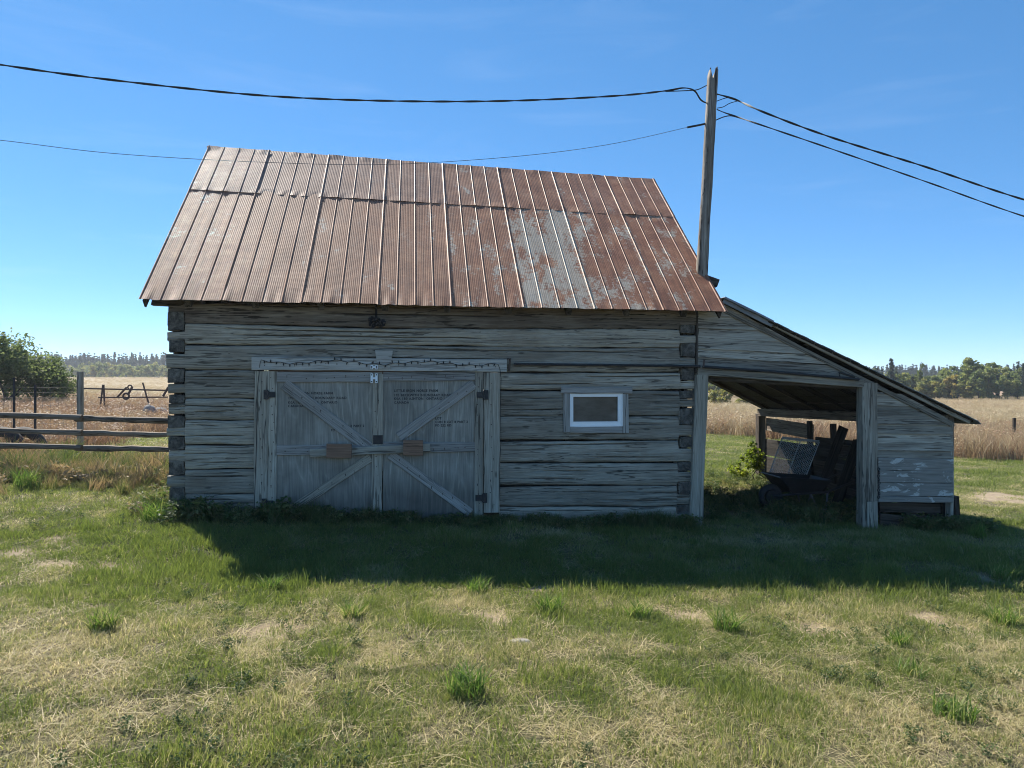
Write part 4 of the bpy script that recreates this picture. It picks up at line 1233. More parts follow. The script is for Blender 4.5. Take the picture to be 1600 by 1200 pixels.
cable('overhead_cable', [(1120, 168, PY), (1130, 166, PY), (1140, 160.5, PY), (1152, 157, PY + .04)], .005, 'middle loop of wire jumping from the right side of the pole to the top cable')
cable('overhead_cable', [(1118, 187, PY), (1130, 182, PY), (1142, 180, PY + .03), (1158, 184, PY + .05)], .007, 'lowest loop of wire feeding the lower right cable')

# ------------------------------------------------------------------ scattering
proto_col = bpy.data.collections.new('scatter_sources')
def scatter(name, pts, rz, tilt, scl, idx, tint, protos, label, cat):
    col = bpy.data.collections.new(name + '_sources')
    for i, pm in enumerate(protos):
        o = bpy.data.objects.new('%s_clump_%02d' % (name, i), pm); col.objects.link(o)
    n = len(pts)
    me = bpy.data.meshes.new(name)
    me.vertices.add(n); me.vertices.foreach_set('co', np.asarray(pts, np.float32).ravel())
    rot = np.stack([tilt[:, 0], tilt[:, 1], rz], 1).astype(np.float32)
    a = me.attributes.new('rot', 'FLOAT_VECTOR', 'POINT'); a.data.foreach_set('vector', rot.ravel())
    a = me.attributes.new('scl', 'FLOAT_VECTOR', 'POINT'); a.data.foreach_set('vector', np.asarray(scl, np.float32).ravel())
    a = me.attributes.new('idx', 'INT', 'POINT'); a.data.foreach_set('value', np.asarray(idx, np.int32))
    a = me.attributes.new('tint', 'FLOAT', 'POINT'); a.data.foreach_set('value', np.asarray(tint, np.float32))
    me.update()
    ng = bpy.data.node_groups.new(name, 'GeometryNodeTree')
    ng.interface.new_socket('Geometry', in_out='INPUT', socket_type='NodeSocketGeometry')
    ng.interface.new_socket('Geometry', in_out='OUTPUT', socket_type='NodeSocketGeometry')
    gi = ng.nodes.new('NodeGroupInput'); go = ng.nodes.new('NodeGroupOutput')
    ip = ng.nodes.new('GeometryNodeInstanceOnPoints'); ci = ng.nodes.new('GeometryNodeCollectionInfo')
    ci.inputs['Collection'].default_value = col; ci.inputs['Separate Children'].default_value = True; ci.inputs['Reset Children'].default_value = True
    ip.inputs['Pick Instance'].default_value = True
    def na(nm, ty):
        q = ng.nodes.new('GeometryNodeInputNamedAttribute'); q.data_type = ty; q.inputs['Name'].default_value = nm
        return [s for s in q.outputs if s.name == 'Attribute' and s.enabled][0]
    er = ng.nodes.new('FunctionNodeEulerToRotation')
    L = ng.links
    L.new(na('rot', 'FLOAT_VECTOR'), er.inputs[0]); L.new(er.outputs[0], ip.inputs['Rotation'])
    L.new(na('scl', 'FLOAT_VECTOR'), ip.inputs['Scale']); L.new(na('idx', 'INT'), ip.inputs['Instance Index'])
    L.new(gi.outputs[0], ip.inputs['Points']); L.new(ci.outputs[0], ip.inputs['Instance']); L.new(ip.outputs[0], go.inputs[0])
    o = link(name, me, Matrix())
    md = o.modifiers.new('scatter', 'NODES'); md.node_group = ng
    return tag(o, label, cat, None, 'stuff')

def withvary(me, vals):
    a = me.attributes.new('vary', 'FLOAT', 'FACE'); a.data.foreach_set('value', np.asarray(vals, np.float32)); return me

def blades(name, n, rad, hmin, hmax, wd, lean, mat, seed, seg=2, droop=.5, vary=(0, 1)):
    rg = random.Random(seed); V = []; Fc = []; vy = []
    for i in range(n):
        r = rad * math.sqrt(rg.random()); a = rg.random() * 6.283; bx, by = r * math.cos(a), r * math.sin(a)
        h = rg.uniform(hmin, hmax); az = rg.random() * 6.283; ln = rg.uniform(.1, lean)
        dx, dy = math.cos(az), math.sin(az); ox, oy = -dy, dx
        tw = rg.random() * 6.283; ox, oy = math.cos(tw), math.sin(tw)
        b0 = len(V); w_ = wd * rg.uniform(.7, 1.3)
        for s in range(seg + 1):
            t = s / seg
            hz = h * (t - droop * .35 * t * t * ln); of = h * ln * t * t
            ww = w_ * (1 - t) * .5 if s < seg else 0
            if s == 0: ww = w_ * .5
            elif s < seg: ww = w_ * .5 * (1 - .35 * t)
            c = (bx + dx * of, by + dy * of, hz - .004)
            if s < seg: V += [(c[0] - ox * ww, c[1] - oy * ww, c[2]), (c[0] + ox * ww, c[1] + oy * ww, c[2])]
            else: V.append(c)
        v_ = rg.uniform(*vary)
        for s in range(seg - 1):
            k = b0 + s * 2; Fc.append((k, k + 1, k + 3, k + 2)); vy.append(v_)
        k = b0 + (seg - 1) * 2; Fc.append((k, k + 1, k + 2)); vy.append(v_)
    return withvary(mk(name, V, Fc, mat, None, True), vy)

nr = np.random.RandomState(5)
# lawn: short clumps, dense close to the camera
def sample(d_near, y0, y1, dens, xl=lambda y: -1.0 * y - 2.0, xr=lambda y: 1.0 * y + 2.0):
    P_ = []
    ys = np.arange(y0, y1, .5)
    for y in ys:
        a, b = xl(y + .25), xr(y + .25); n = int((b - a) * .5 * dens(y + .25))
        P_.append(np.stack([nr.uniform(a, b, n), nr.uniform(y, y + .5, n)], 1))
    return np.concatenate(P_)
Q = sample(0, 2.3, 30, lambda y: min(190, 190 * (5.0 / max(y, 5)) ** 1.45))
x, y = Q[:, 0], Q[:, 1]
u, v = uv_of(x, y)
zn = zone(x, y); gr = green(x, y); br = bare(x, y)
shedfloor = in_shed(x, y)
keep = (~in_barn(x, y, .03)) & (nr.rand(len(x)) > br * .93) & (nr.rand(len(x)) > zn * .8) & (nr.rand(len(x)) > shedfloor * .6)
behind = (u > -3.9) & (u < 2.3) & (v > 0) & (v < 12)
keep &= ~behind
x, y, gr, zn, u, v = x[keep], y[keep], gr[keep], zn[keep], u[keep], v[keep]
n = len(x)
tint = np.clip(gr * .95 - .12 + nr.normal(0, .17, n), 0, .6)
lush = np.exp(-((v + 2.6) / .55) ** 2) * (u > -4) * .55 + np.exp(-(((x + 3.0) / 1.0) ** 2 + ((y - 6.9) / .9) ** 2)) * .9 + .5 * ((v > -2.5) & (v < .5) & (u > -3.9) & (u < 7))
near_s = (.40 + .58 * gr + .42 * nr.rand(n) + .75 * lush + .9 * (fbm(x * 1.6, y * 1.6, 77, 3) > .62) * gr)
spread = np.clip((np.maximum(y, 5) / 5.0) ** .62, 1, 3.2)
tall = nr.rand(n) < .035
near_s = np.where(tall, near_s * 1.9, near_s); tint = np.where(tall, np.clip(tint + .15, 0, .7), tint); tint = np.clip(tint + .10 * np.clip(lush, 0, 1) + .28 * np.exp(-(((x + 3.2) / 1.0) ** 2 + ((y - 6.8) / .8) ** 2)), 0, .66)
scl = np.stack([spread, spread, near_s * (1 + .12 * (spread - 1))], 1)
lawn_p = [blades('lawn_clump', 56, .105, .014, .052, .0044, 1.5, M_grass, 400 + i, 2, .5, (0, 1)) for i in range(6)]
scatter('lawn_grass', np.stack([x, y, gz(x, y)], 1), nr.rand(n) * 6.283, nr.normal(0, .08, (n, 2)), scl, nr.randint(0, 6, n), tint, lawn_p,
        'short patchy lawn of green and straw coloured grass in front of the barn', 'grass')
# dead thatch lying flat between the blades
Q = sample(0, 2.3, 9, lambda y: min(60, 60 * (5.0 / max(y, 5)) ** 1.4))
x, y = Q[:, 0], Q[:, 1]; k = (~in_barn(x, y, .05)) & (nr.rand(len(x)) > green(x, y) * .75); x, y = x[k], y[k]; n = len(x)
th_p = [blades('thatch_clump', 26, .12, .03, .075, .0042, 6.0, M_grass, 420 + i, 2, .5, (0, .5)) for i in range(3)]
scatter('dead_thatch', np.stack([x, y, gz(x, y)], 1), nr.rand(n) * 6.283, np.zeros((n, 2)), np.stack([np.ones(n) * 1.1, np.ones(n) * 1.1, np.full(n, .8)], 1), nr.randint(0, 3, n),
        np.clip(nr.normal(.02, .1, n), 0, .3), th_p, 'dry straw thatch lying flat among the lawn grass', 'thatch')

# weeds along the foot of the barn, inside the lean-to and along the fence
def leafclump(name, n, rad, h, size, mat, seed, stalk=True, vary=(0, 1)):
    rg = random.Random(seed); V = []; Fc = []; vy = []
    for i in range(n):
        t = rg.random() ** .7; r = rad * math.sqrt(rg.random()) * (.5 + .6 * t); a = rg.random() * 6.283
        c = Vector((r * math.cos(a), r * math.sin(a), h * t)); s = size * rg.uniform(.6, 1.3)
        E = Euler((rg.uniform(-.9, .9), rg.uniform(-.9, .9), rg.random() * 6.283)).to_matrix()
        b = len(V)
        for p in ((0, -.5, 0), (.32, 0, .06), (0, .6, 0), (-.32, 0, .06)): V.append(c + E @ Vector(p) * s)
        Fc.append((b, b + 1, b + 2, b + 3)); vy.append(rg.uniform(*vary))
    if stalk:
        for i in range(max(3, n // 14)):
            a = rg.random() * 6.283; r = rad * .5 * rg.random(); b = len(V); hh = h * rg.uniform(.6, 1.15)
            p = Vector((r * math.cos(a), r * math.sin(a), 0)); q = p * 1.6 + Vector((0, 0, hh))
            V += [p - Vector((.004, 0, 0)), p + Vector((.004, 0, 0)), q]; Fc.append((b, b + 1, b + 2)); vy.append(.6)
    return withvary(mk(name, V, Fc, mat), vy)
wp = [leafclump('weed_clump', 60, .14, .26, .055, M_weed, 440 + i) for i in range(4)] + [blades('weed_blades', 60, .12, .14, .36, .008, .9, M_weed, 450 + i, 3) for i in range(3)]
pts = []; sc = []; ti = []; ix = []
for i in range(520):             # foot of the front wall
    uu = rng.uniform(-3.85, 2.25); vv_ = -abs(rng.gauss(.10, .12)) - .05
    d = float(fbm(uu * 1.3, 3.0, 91, 3)); s = (.38 + 1.15 * max(0, d - .3)) * rng.uniform(.5, 1.1)
    if 1.35 < uu < 2.0: s *= 1.35
    if -3.6 < uu < -2.6: s *= 1.2
    p = BM @ Vector((uu, vv_, 0)); pts.append((p.x, p.y)); sc.append(s); ti.append(rng.uniform(0, .55)); ix.append(rng.choice([0, 1, 2, 3, 3, 4, 5, 6]) if not 1.35 < uu < 2.0 else rng.choice([4, 5, 6]))
for i in range(700):             # lean-to floor
    uu = rng.uniform(2.5, 6.0); vv_ = rng.uniform(.1, 4.9)
    p = BM @ Vector((uu, vv_, 0)); pts.append((p.x, p.y)); sc.append(rng.uniform(.25, .7) * (1.3 if 3.6 < uu < 5 and vv_ < 2.2 else .8)); ti.append(rng.uniform(0, .6)); ix.append(rng.randrange(7))
for i in range(1500):            # plantain and clover dotted through the lawn
    yy = rng.uniform(2.6, 9.0); xx = rng.uniform(-.85, .85) * yy
    if in_barn(xx, yy, .05) or float(fbm(xx * .8, yy * .8, 88, 3)) < .46: continue
    pts.append((xx, yy)); sc.append(rng.uniform(.10, .30)); ti.append(rng.uniform(.05, .6)); ix.append(rng.randrange(4))
for i in range(90):              # round the right corner
    uu = rng.uniform(5.2, 6.3); vv_ = rng.uniform(-.25, .1); p = BM @ Vector((uu, vv_, 0)); pts.append((p.x, p.y)); sc.append(rng.uniform(.4, .75)); ti.append(rng.uniform(.1, .6)); ix.append(rng.randrange(7))
for i in range(650):             # under the rail fence and by the left corner
    xx = rng.uniform(-9.5, -4.2); yy = rng.gauss(10.2, .45)
    if in_barn(xx, yy, .05): continue
    pts.append((xx, yy)); sc.append(rng.uniform(.3, .85)); ti.append(rng.uniform(.3, 1.3)); ix.append(rng.choice([0, 1, 4, 5, 6, 4, 5, 6]))
for i in range(260):             # rank stalks standing up between the rails
    xx = rng.uniform(-9.5, -4.2); yy = rng.uniform(9.9, 12.6)
    if in_barn(xx, yy, .05): continue
    pts.append((xx, yy)); sc.append(rng.uniform(.6, 1.35)); ti.append(rng.uniform(.25, .95)); ix.append(rng.choice([4, 5, 6]))
for i in range(70):
    xx = -4.15 + rng.gauss(0, .16); yy = rng.uniform(8.0, 9.6)
    if in_barn(xx, yy, .02): continue
    pts.append((xx, yy)); sc.append(rng.uniform(.4, .9)); ti.append(rng.uniform(.3, .8)); ix.append(rng.randrange(7))
pts = np.array(pts); n = len(pts)
sc = np.array(sc)
scatter('weeds', np.stack([pts[:, 0], pts[:, 1], gz(pts[:, 0], pts[:, 1])], 1), nr.rand(n) * 6.283, nr.normal(0, .1, (n, 2)), np.stack([sc, sc, sc], 1), np.array(ix), np.array(ti), wp,
        'low leafy weeds and rank grass along the foot of the barn and fence', 'weeds')

# tall dry field
dp = [blades('dry_stalks', 34, .22, .45, 1.0, .011, .5, M_dry, 470 + i, 3, .4) for i in range(4)]
dp += [leafclump('dry_weed', 70, .2, .85, .05, M_dry, 480 + i) for i in range(2)]
def field_sample(y0, y1, dens, a0, a1):
    P_ = []
    y = y0
    while y < y1:
        st_ = max(.5, y * .04); n = int((a1 - a0) * y * st_ * dens(y))
        P_.append(np.stack([nr.uniform(a0 * y, a1 * y, n), nr.uniform(y, y + st_, n)], 1)); y += st_
    return np.concatenate(P_)
den = lambda y: 26 * (16 / max(y, 16)) ** 1.55
Q = np.concatenate([field_sample(15, 130, den, .10, 1.0), field_sample(10.5, 170, den, -1.0, -.3)])
x, y = Q[:, 0], Q[:, 1]; zn = zone(x, y)
k = (nr.rand(len(x)) < zn * (.75 + .5 * (fbm(x * .3, y * .3, 95, 3)))) & ~in_barn(x, y, .3); x, y = x[k], y[k]; n = len(x)
sp = np.clip((np.maximum(y, 16) / 16) ** .75, 1, 5)
hh = (.62 + .35 * nr.rand(n)) * (.75 + .5 * fbm(x * .2, y * .2, 96, 3)) * np.where(y > 60, .8, 1.0) * np.where(x < 0, .62, 1.0)
band = fbm(x * .12, y * .35, 97, 4)
ti = np.clip(.2 + 1.0 * (band - .35) + nr.normal(0, .16, n) + .5 * sstep(20, 45, y) - .12, 0, .8)
scatter('dry_grass', np.stack([x, y, gz(x, y)], 1), nr.rand(n) * 6.283, nr.normal(0, .08, (n, 2)), np.stack([sp, sp, hh * (1 + .05 * (sp - 1))], 1), nr.choice([0, 1, 2, 3, 0, 1, 2, 3, 4, 5], n), ti, dp,
        'tall tan and russet dry grass and goldenrod filling the field behind the buildings', 'dry grass')

# individual grass tufts that stand out in the lawn
def tuft(px, py, wpx, hpx, label, kind=0, seed=0):
    X, Y = groundpt(px, py); s = Y / F
    me = blades('grass_tuft', 150 if kind == 0 else 90, wpx * s * .36, hpx * s * .5, hpx * s * 1.35, .0075 if kind == 0 else .006, 1.1, M_tuft, 500 + seed, 3, .5, (0, .75) if kind == 0 else (.1, .95))
    tag(link('grass_tuft', me, Matrix.Translation((X, Y, float(gz(X, Y))))), label, 'grass tuft', 'tufts of longer grass in the lawn')
tl = [(728, 1085, 78, 48, 'large dark green grass tuft alone in the middle of the near lawn'),
      (160, 983, 52, 34, 'bright green grass tuft just below the bare pale patch on the left lawn'),
      (40, 762, 46, 34, 'dark tussock at the far left below the rail fence'),
      (1135, 985, 56, 34, 'green grass tuft beside a brown worn patch right of the lawn centre'),
      (1402, 1008, 44, 22, 'small low tuft in the straw coloured lawn below the lean-to'),
      (1490, 1120, 80, 34, 'wide spreading dark tuft near the lower right corner'),
      (1425, 1055, 60, 26, 'pale bluish dry tuft between the wide tuft and the lean-to'),
      (860, 955, 52, 26, 'vivid small tuft right of the grey-leaved weed patch'),
      (998, 965, 50, 28, 'green tuft in line with the small barn window'),
      (425, 922, 40, 24, 'tuft at the tip of the barn shadow on the left'),
      (240, 812, 50, 34, 'leafy tuft beside the left front corner of the barn'),
      (1570, 975, 56, 32, 'tuft on the right edge of the lawn beside bare soil'),
      (1525, 838, 40, 22, 'dark tuft at the outer right corner of the lean-to'),
      (550, 965, 44, 26, 'green tuft below the left barn door in the sunny lawn'),
      (1565, 905, 46, 22, 'sunlit tuft at the right end of the barn shadow'),
      (745, 925, 46, 24, 'tuft along the shadow edge below the right barn door')]
for i, t in enumerate(tl): tuft(*t, kind=0 if i not in (6,) else 1, seed=i)

def stone(name, px, Y, rx, ry, rz, mat, label, cat, seed, sink=.3, group=None):
    g = G(px, Y); V = []; Fc = []; a_n, b_n = 14, 8
    for j in range(b_n + 1):
        ph = math.pi * j / b_n
        for i in range(a_n):
            th = 2 * math.pi * i / a_n
            k = 1 + .3 * (float(fbm(math.cos(th) * 1.5 + 5, math.sin(th) * 1.5 + ph * 1.3 + seed, seed, 3)) - .5)
            V.append((rx * k * math.sin(ph) * math.cos(th), ry * k * math.sin(ph) * math.sin(th), rz * k * math.cos(ph) + rz * (1 - 2 * sink)))
    for j in range(b_n):
        for i in range(a_n):
            Fc.append((j * a_n + i, (j + 1) * a_n + i, (j + 1) * a_n + (i + 1) % a_n, j * a_n + (i + 1) % a_n))
    return tag(link(name, mk(name, V, Fc, mat, None, True), Matrix.Translation(g)), label, cat, group)
sx_, sy_ = groundpt(812, 1003)
stone('flat_stone', 812, sy_, .07, .035, .018, M_pale, 'small pale flat stone set in the lawn near the photo centre', 'stone', 3, .3)

# ------------------------------------------------------------------ left: rail fence, wire fence and things in the weeds
FY = 10.15
rf = root('rail_fence', Matrix.Translation(G(130, FY)), 'weathered grey three rail wooden fence left of the barn', 'fence')
for (y0, y1, yy, wd) in ((648, 656, FY, .085), (672, 677.5, FY + .05, .08), (695, 701, FY, .085)):
    for (xa, xb) in ((-420, 128), (118, 330)):
        f = lambda xx: y0 + (y1 - y0) * xx / 262
        a = P(xa, f(xa) + (1 if xa > 0 else 0), yy + (.06 if xa > 0 else 0)); b = P(xb, f(xb), yy + (.06 if xa > 0 else 0))
        mb = MB(); n = 24; o = a
        qs = [a.lerp(b, i / n) - a + Vector((0, 0, .02 * (float(vn(i * .4, y0, 98)) - .5))) for i in range(n + 1)]
        rs = [wd / 2 * (.85 + .35 * float(vn(i * .5, y0 + xa, 99))) for i in range(n + 1)]
        mb.tube(qs, rs, 7)
        # the rail mesh lies nearly along X, as the grain does
        link('rail', mb.mesh('rail', M_rail), Matrix.Translation(o), rf)
for px in (-190, 300):
    b = G(px, FY + .12); board('fence_post', b - Vector((0, 0, .2)), Vector((b.x, b.y, P(px, 646, FY).z)), .09, .09, M_rail, rf, BMx=Matrix())
for (pts_, lab) in (([(-40, 724), (60, 729), (112, 737)], 'fallen grey rail lying in the weeds at the far left under the fence'),
                    ([(114, 747), (170, 741.5), (222, 738)], 'fallen rail lying on the ground under the fence near the barn corner')):
    P3 = []
    for (a, b) in pts_:
        X, Y = groundpt(a, b + 6); P3.append(Vector((X, Y, float(gz(X, Y)) + .06)))
    mb = MB(); o = P3[0]; mb.tube([p - o for p in P3], [.04, .05, .045], 7)
    tag(link('fallen_rail', mb.mesh('fallen_rail', M_rail), Matrix.Translation(o)), lab, 'rail')
# square timber post, steel posts and page wire behind
g = G(123, 13.2)
gp = board('timber_post', g - Vector((0, 0, .2)), Vector((g.x, g.y, P(123, 580, 13.2).z)), .085, .085, M_board, None, BMx=Matrix())
tag(gp, 'thick grey square timber post standing behind the rail fence', 'post')
wf = root('wire_fence', Matrix.Translation(G(60, 13.3)), 'rusty page wire fence on thin steel posts behind the rail fence', 'fence')
for px, yt in ((22, 589), (55, 600), (-60, 588), (-150, 590)):
    b = G(px, 13.3); mb = MB(); mb.tube([Vector((0, 0, -.1)), Vector((0, 0, P(px, yt, 13.3).z - b.z))], .022, 5)
    link('steel_post', mb.mesh('steel_post', M_iron), Matrix.Translation(b), wf)
mb = MB()
for yy in (604, 612, 620, 632, 646, 660, 676):
    mb.tube([P(-200, yy - 2, 13.3), P(40, yy, 13.3), P(123, yy + 1.5, 13.25)], .0022, 3, 0, False)
for k in range(26):
    px = -190 + k * 12.2; mb.tube([P(px, 603, 13.3), P(px + 1, 690, 13.3)], .002, 3, 0, False)
tag(link('wire', mb.mesh('wire', M_oldwire), Matrix(), wf), kind='stuff')
# old implement behind
IY = 24.0
im = root('farm_implement', Matrix.Translation(G(200, IY)), 'rusty old farm implement frame with levers standing in the weeds left of the barn', 'farm implement')
def rod(name, a, b, r, parent=im, mat=M_rustiron):
    mb = MB(); mb.tube([P(*a, IY), P(*b, IY)], r * .62, 6); return link(name, mb.mesh(name, mat), Matrix(), parent)
rod('beam', (130, 606), (262, 609), .045); rod('beam', (154, 620), (262, 619.5), .04)
rod('strut', (183, 620), (198, 604), .05); rod('strut', (200, 616), (207, 603), .06); rod('strut', (255, 618), (263, 604), .06)
rod('lever', (223, 597), (233, 632), .04)
rod('leg', (161, 600), (155, 648), .045); rod('leg', (162, 600), (164, 648), .045)
for (cx, cy, rr_) in ((203, 604, .07), (197, 618, .10)):
    mb = torus(rr_, rr_ * .35, 12, 6); link('gear', mb.mesh('gear', M_rustiron), Matrix.Translation(P(cx, cy, IY)), im)
stone('boulder', 234, 22.5, .22, .25, .30, M_stone, 'grey boulder standing in the weeds behind the fence', 'boulder', 11, .15)
stone('boulder', 250, 22.8, .26, .25, .24, M_stone, 'lower pale-topped boulder next to the barn corner behind the fence', 'boulder', 17, .12)
def tire(px, py, Y, Rr, label):
    c0 = P(px, py, Y); g = G(px, Y)
    tag(link('old_tire', torus(Rr, Rr * .3).mesh('old_tire', M_tire, True), Matrix.Translation((c0.x, Y, g.z + Rr * .55)) @ Matrix.Rotation(R(14), 4, 'X')), label, 'tire')
tire(6, 690, 12.2, .30, 'dark round old tire half hidden in weeds at the photo left edge behind the rails')
tire(40, 694, 12.5, .30, 'second dark round tire in the weeds right of the steel post behind the rails')

# ------------------------------------------------------------------ trees
def crown_mesh(name, H, Rw, z0, n, size, mat, seed, shape='round', clumps=26):
    rg = random.Random(seed); V = []; Fc = []; vy = []
    cs = []
    for k in range(clumps):
        while True:
            p = Vector((rg.uniform(-1, 1), rg.uniform(-1, 1), rg.uniform(-1, 1)))
            if .25 < p.length < 1: break
        p *= .55 + .45 * rg.random()
        if shape == 'cone':
            t = rg.random() ** 1.3; r = Rw * (1 - t) * (.4 + .6 * rg.random())
            if k % 3 == 0: t = k / clumps; r = 0
            a = rg.random() * 6.283
            c = Vector((r * math.cos(a), r * math.sin(a), z0 + (H - z0) * t)); cr = Rw * (.16 + .22 * (1 - t))
        else:
            c = Vector((p.x * Rw, p.y * Rw, (z0 + H) / 2 + p.z * (H - z0) / 2)); cr = Rw * rg.uniform(.22, .42)
        cs.append((c, cr, rg.random()))
    for i in range(n):
        c, cr, vv_ = cs[i % clumps]
        d = Vector((rg.gauss(0, 1), rg.gauss(0, 1), rg.gauss(0, .75))); d = d.normalized() * (rg.random() ** .45) * cr
        if shape == 'cone': d.z *= .8
        p = c + d; s = size * rg.uniform(.6, 1.4)
        E = Euler((rg.uniform(-1.2, 1.2), rg.uniform(-1.2, 1.2), rg.random() * 6.283)).to_matrix(); b = len(V)
        for q in ((0, -.5, 0), (.35, 0, .08), (0, .5, 0), (-.35, 0, .08)): V.append(p + E @ Vector(q) * s)
        Fc.append((b, b + 1, b + 2, b + 3)); vy.append(.45 * vv_ + .3 * rg.random())
    return withvary(mk(name, V, Fc, mat), vy)
def trunk_mesh(name, H, r, seed, limbs=6, spread=.8):
    rg = random.Random(seed); mb = MB()
    pts = [Vector((rg.uniform(-.05, .05) * i, rg.uniform(-.05, .05) * i, H * i / 5)) for i in range(6)]
    mb.tube(pts, [r * (1 - .14 * i) for i in range(6)], 7)
    for k in range(limbs):
        t = rg.uniform(.35, .9); a = rg.random() * 6.283; p = pts[int(t * 5)]
        q = p + Vector((math.cos(a), math.sin(a), rg.uniform(.5, 1.1))) * spread * rg.uniform(.5, 1)
        mb.tube([p, p.lerp(q, .5) + Vector((0, 0, -.05)), q], [r * .5, r * .35, r * .15], 5)
    return mb.mesh(name, M_bark)
def tree(name, pos, trunk, crown, s, rz, label, cat, group=None):
    Mt = Matrix.Translation(pos) @ Matrix.Rotation(rz, 4, 'Z') @ Matrix.Diagonal((s[0], s[0], s[1], 1))
    r = root(name, Matrix.Translation(pos), label, cat, group)
    link('trunk', trunk, Mt, r); link('crown', crown, Mt, r)
    return r
# apple trees at the far left
ap = [(crown_mesh('crown', 3.1, 1.6, .35, 6500, .13, M_apple, 600 + i, clumps=44), trunk_mesh('trunk', 2.0, .09, 610 + i, 8, 1.2)) for i in range(2)]
tree('apple_tree', G(8, 26), ap[0][1], ap[0][0], (.92, .9), .4, 'largest leafy apple tree at the far left edge behind the wire fence', 'tree')
tree('apple_tree', G(68, 27), ap[1][1], ap[1][0], (.62, .66), 1.9, 'smaller sprawling apple tree right of the largest one behind the wire fence', 'tree')
tree('apple_tree', G(97, 29), ap[0][1], ap[0][0], (.46, .46), 3.0, 'lowest bushy apple tree beside the grey timber post', 'tree')
tree('apple_tree', G(-60, 28), ap[1][1], ap[1][0], (1.0, .9), 2.2, 'apple tree mostly cut by the left edge of the photo', 'tree')
# wood beyond the right field
br_c = [crown_mesh('crown', 6.2, 2.0, .5, 1500, .42, M_broad, 620 + i, clumps=26) for i in range(4)]
ye_c = [crown_mesh('crown', 5.0, 1.6, .3, 1200, .38, M_yellow, 630 + i, clumps=22) for i in range(2)]
co_c = [crown_mesh('crown', 6.5, 1.5, .3, 1500, .36, M_conif, 640 + i, 'cone', 40) for i in range(3)]
tk = [trunk_mesh('trunk', 4.6, .12, 650 + i, 6, 1.2) for i in range(2)]
special = {1510: ('tallest rounded tree of the wood beyond the right field', 0, 'b', 1.22, 1.14),
           1465: ('yellow and orange leaved tree at the front of the wood beyond the right field', 0, 'y', .8, .72),
           1488: ('low yellow tree just left of the tallest one beyond the right field', 1, 'y', .8, .85),
           1393: ('dark pointed spruce rising at the left end of the right wood beside the lean-to roof', 0, 'c', .9, .98),
           1558: ('broad dome crowned tree right of the tallest one beyond the right field', 2, 'b', 1.15, 1.08),
           1438: ('small bare-topped tree rising over its neighbours left in the right wood', 1, 'b', .55, .95)}
for px, (lab, vi, kd, sxy, sz) in special.items():
    cr = {'b': br_c, 'y': ye_c, 'c': co_c}[kd][vi]
    tree({'b': 'broadleaf_tree', 'y': 'broadleaf_tree', 'c': 'spruce_tree'}[kd], G(px, 106 if kd != 'y' else 103), tk[0], cr, (sxy, sz), px * .7, lab, 'tree')
ordw = ['first', 'second', 'third', 'fourth', 'fifth', 'sixth', 'seventh', 'eighth', 'ninth', 'tenth', 'eleventh', 'twelfth', 'thirteenth', 'fourteenth', 'fifteenth']
front = []
px = 1388
while px < 1604:
    front.append(px); px += rng.uniform(13, 20)
for k, px in enumerate(front):
    kd = rng.random()
    if kd < .28: cr = ye_c[k % 2]; lab = 'yellow-green young tree, %s from the lean-to roof along the front of the right wood'; s_ = (rng.uniform(.6, .85), rng.uniform(.5, .7)); nm = 'broadleaf_tree'
    elif kd > .86: cr = co_c[k % 3]; lab = 'dark young spruce, %s from the lean-to roof along the front of the right wood'; s_ = (rng.uniform(.6, .8), rng.uniform(.55, .75)); nm = 'spruce_tree'
    else:
        cr = br_c[k % 4]; nm = 'broadleaf_tree'; lab = 'green broadleaf tree, %s from the lean-to roof along the front of the right wood'
        s_ = (rng.uniform(.65, .9), rng.uniform(.6, .74) + .12 * float(sstep(1430, 1520, px)))
    tree(nm, G(px, 104 + rng.uniform(-2, 2)), tk[k % 2], cr, s_, rng.random() * 6, lab % ordw[k], 'tree', 'trees along the front of the right wood')
def wood_mass(name, x0, x1, Y0, Y1, n, label, grow):
    px = nr.uniform(x0, x1, n); Y = nr.uniform(Y0, Y1, n); x = (px - 800) / F * Y
    big = 1 + grow * .22 * sstep(1430, 1540, px)
    scatter(name, np.stack([x, Y, gz(x, Y)], 1), nr.rand(n) * 6.28, np.zeros((n, 2)), np.stack([nr.uniform(.7, 1.0, n)] * 2 + [nr.uniform(.62, .86, n) * big], 1),
            nr.choice([0, 1, 2, 3, 0, 1, 2, 3, 4, 6, 7, 8], n), np.zeros(n), br_c + ye_c + co_c, label, 'wood')
wood_mass('mixed_wood', 1320, 2100, 109, 130, 150, 'mass of mixed green and yellowing trees behind the front row of the right wood', 1)
wood_mass('mixed_wood', 900, 1330, 108, 128, 70, 'mass of green trees at the far edge of the field seen through the lean-to', 0)
# shrubs seen through the lean-to opening
for (px, Y, vi, kd, s, lab, nm) in ((1118, 62, 0, 'y', (.5, .42), 'left pale green young tree seen through the lean-to opening', 'young_tree'), (1132, 60, 1, 'y', (.45, .4), 'right pale green young tree seen through the lean-to opening', 'young_tree'),
                                (1160, 66, 0, 'y', (.6, .26), 'low round green shrub seen under the lean-to roof edge', 'shrub')):
    tree(nm, G(px, Y), tk[0], ye_c[vi], s, px, lab, 'tree' if nm != 'shrub' else 'shrub')
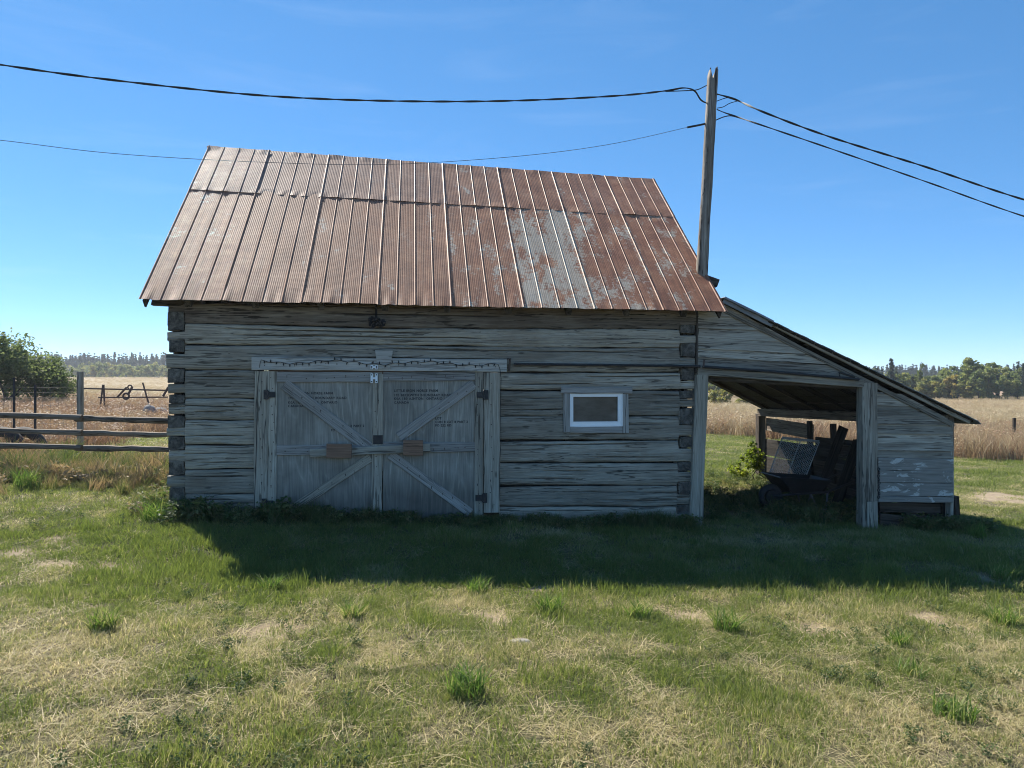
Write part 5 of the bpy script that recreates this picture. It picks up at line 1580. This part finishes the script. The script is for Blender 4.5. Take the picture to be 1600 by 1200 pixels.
# far left conifer wood and thicket: masses
far_c = [crown_mesh('far_conifer', 9.5, 1.5, .2, 700, .5, M_conif, 660 + i, 'cone', 34) for i in range(4)]
n = 3600
px = nr.uniform(-500, 1700, n); Y = nr.uniform(270, 330, n); x = (px - 800) / F * Y
scatter('conifer_wood', np.stack([x, Y, gz(x, Y)], 1), nr.rand(n) * 6.28, np.zeros((n, 2)), np.stack([nr.uniform(.8, 1.2, n)] * 2 + [nr.uniform(.78, 1.12, n)], 1), nr.randint(0, 4, n), np.zeros(n), far_c,
        'far dark conifer wood along the horizon', 'wood')
th_c = [crown_mesh('thicket_bush', 4.2, 1.6, .0, 600, .42, (M_broad, M_broad, M_yellow)[i], 670 + i, clumps=16) for i in range(3)]
n = 420
px = nr.uniform(-500, 900, n); Y = nr.uniform(205, 250, n); x = (px - 800) / F * Y
scatter('thicket', np.stack([x, Y, gz(x, Y)], 1), nr.rand(n) * 6.28, np.zeros((n, 2)), np.stack([nr.uniform(.8, 1.5, n)] * 2 + [nr.uniform(.7, 1.35, n)], 1), nr.choice([0, 0, 1, 1, 2], n), np.zeros(n), th_c,
        'band of mixed low bushes below the far conifers', 'thicket')

# shrub at the back corner of the lean-to, lit from behind
X, Y = groundpt(1180, 752)
sb = root('leafy_shrub', Matrix.Translation((X, Y, float(gz(X, Y)))), 'sunlit yellow-green shrub growing at the back opening of the lean-to beside the wheelbarrow', 'shrub')
link('foliage', crown_mesh('foliage', .8, .24, .05, 900, .055, M_bush, 700, clumps=22), Matrix.Translation((X - .02, Y, float(gz(X, Y)))), sb)
link('foliage', crown_mesh('foliage', .5, .22, .02, 500, .05, M_bush, 701, clumps=14), Matrix.Translation((X - .25, Y + .2, float(gz(X, Y)))), sb)
link('stem', trunk_mesh('stem', .6, .012, 702, 8, .25), Matrix.Translation((X, Y, float(gz(X, Y)))), sb)
X, Y = groundpt(1209, 778)
sb = root('seeding_weed', Matrix.Translation((X, Y, float(gz(X, Y)))), 'pale dried seeding weed between the sunlit shrub and the wheelbarrow', 'weed')
SH = link('seed_heads', crown_mesh('seed_heads', .5, .2, .05, 420, .028, M_seed, 710, clumps=26), Matrix.Translation((X, Y, float(gz(X, Y)))), sb)
tag(SH, kind='stuff')
link('stem', trunk_mesh('stem', .4, .01, 712, 8, .25), Matrix.Translation((X, Y, float(gz(X, Y)))), sb)
# old post in the right field
g = G(1585, 24.5); fp = board('field_post', g - Vector((0, 0, .1)), g + Vector((.02, 0, 1.15)), .08, .08, M_dark, None, BMx=Matrix())
tag(fp, 'short dark post standing in the dry field at the right edge', 'post')

# ------------------------------------------------------------------ air
hz, hnt, hp = newmat('hazy_air')
hnt.nodes.remove(hp)
pv = hnt.nodes.new('ShaderNodeVolumePrincipled'); pv.inputs['Color'].default_value = (.82, .9, 1, 1); pv.inputs['Density'].default_value = .0005; pv.inputs['Anisotropy'].default_value = .3
hnt.links.new(pv.outputs[0], hnt.nodes['Material Output'].inputs['Volume'])
zlo = float(GZ.min()) - 1.0
mb = MB(); mb.box((0, 530, (zlo + 24) / 2), (2400, 1300, 24 - zlo))
tag(link('haze', mb.mesh('haze', hz), Matrix()), 'thin blue haze in the air over the fields', 'haze', None, 'stuff')
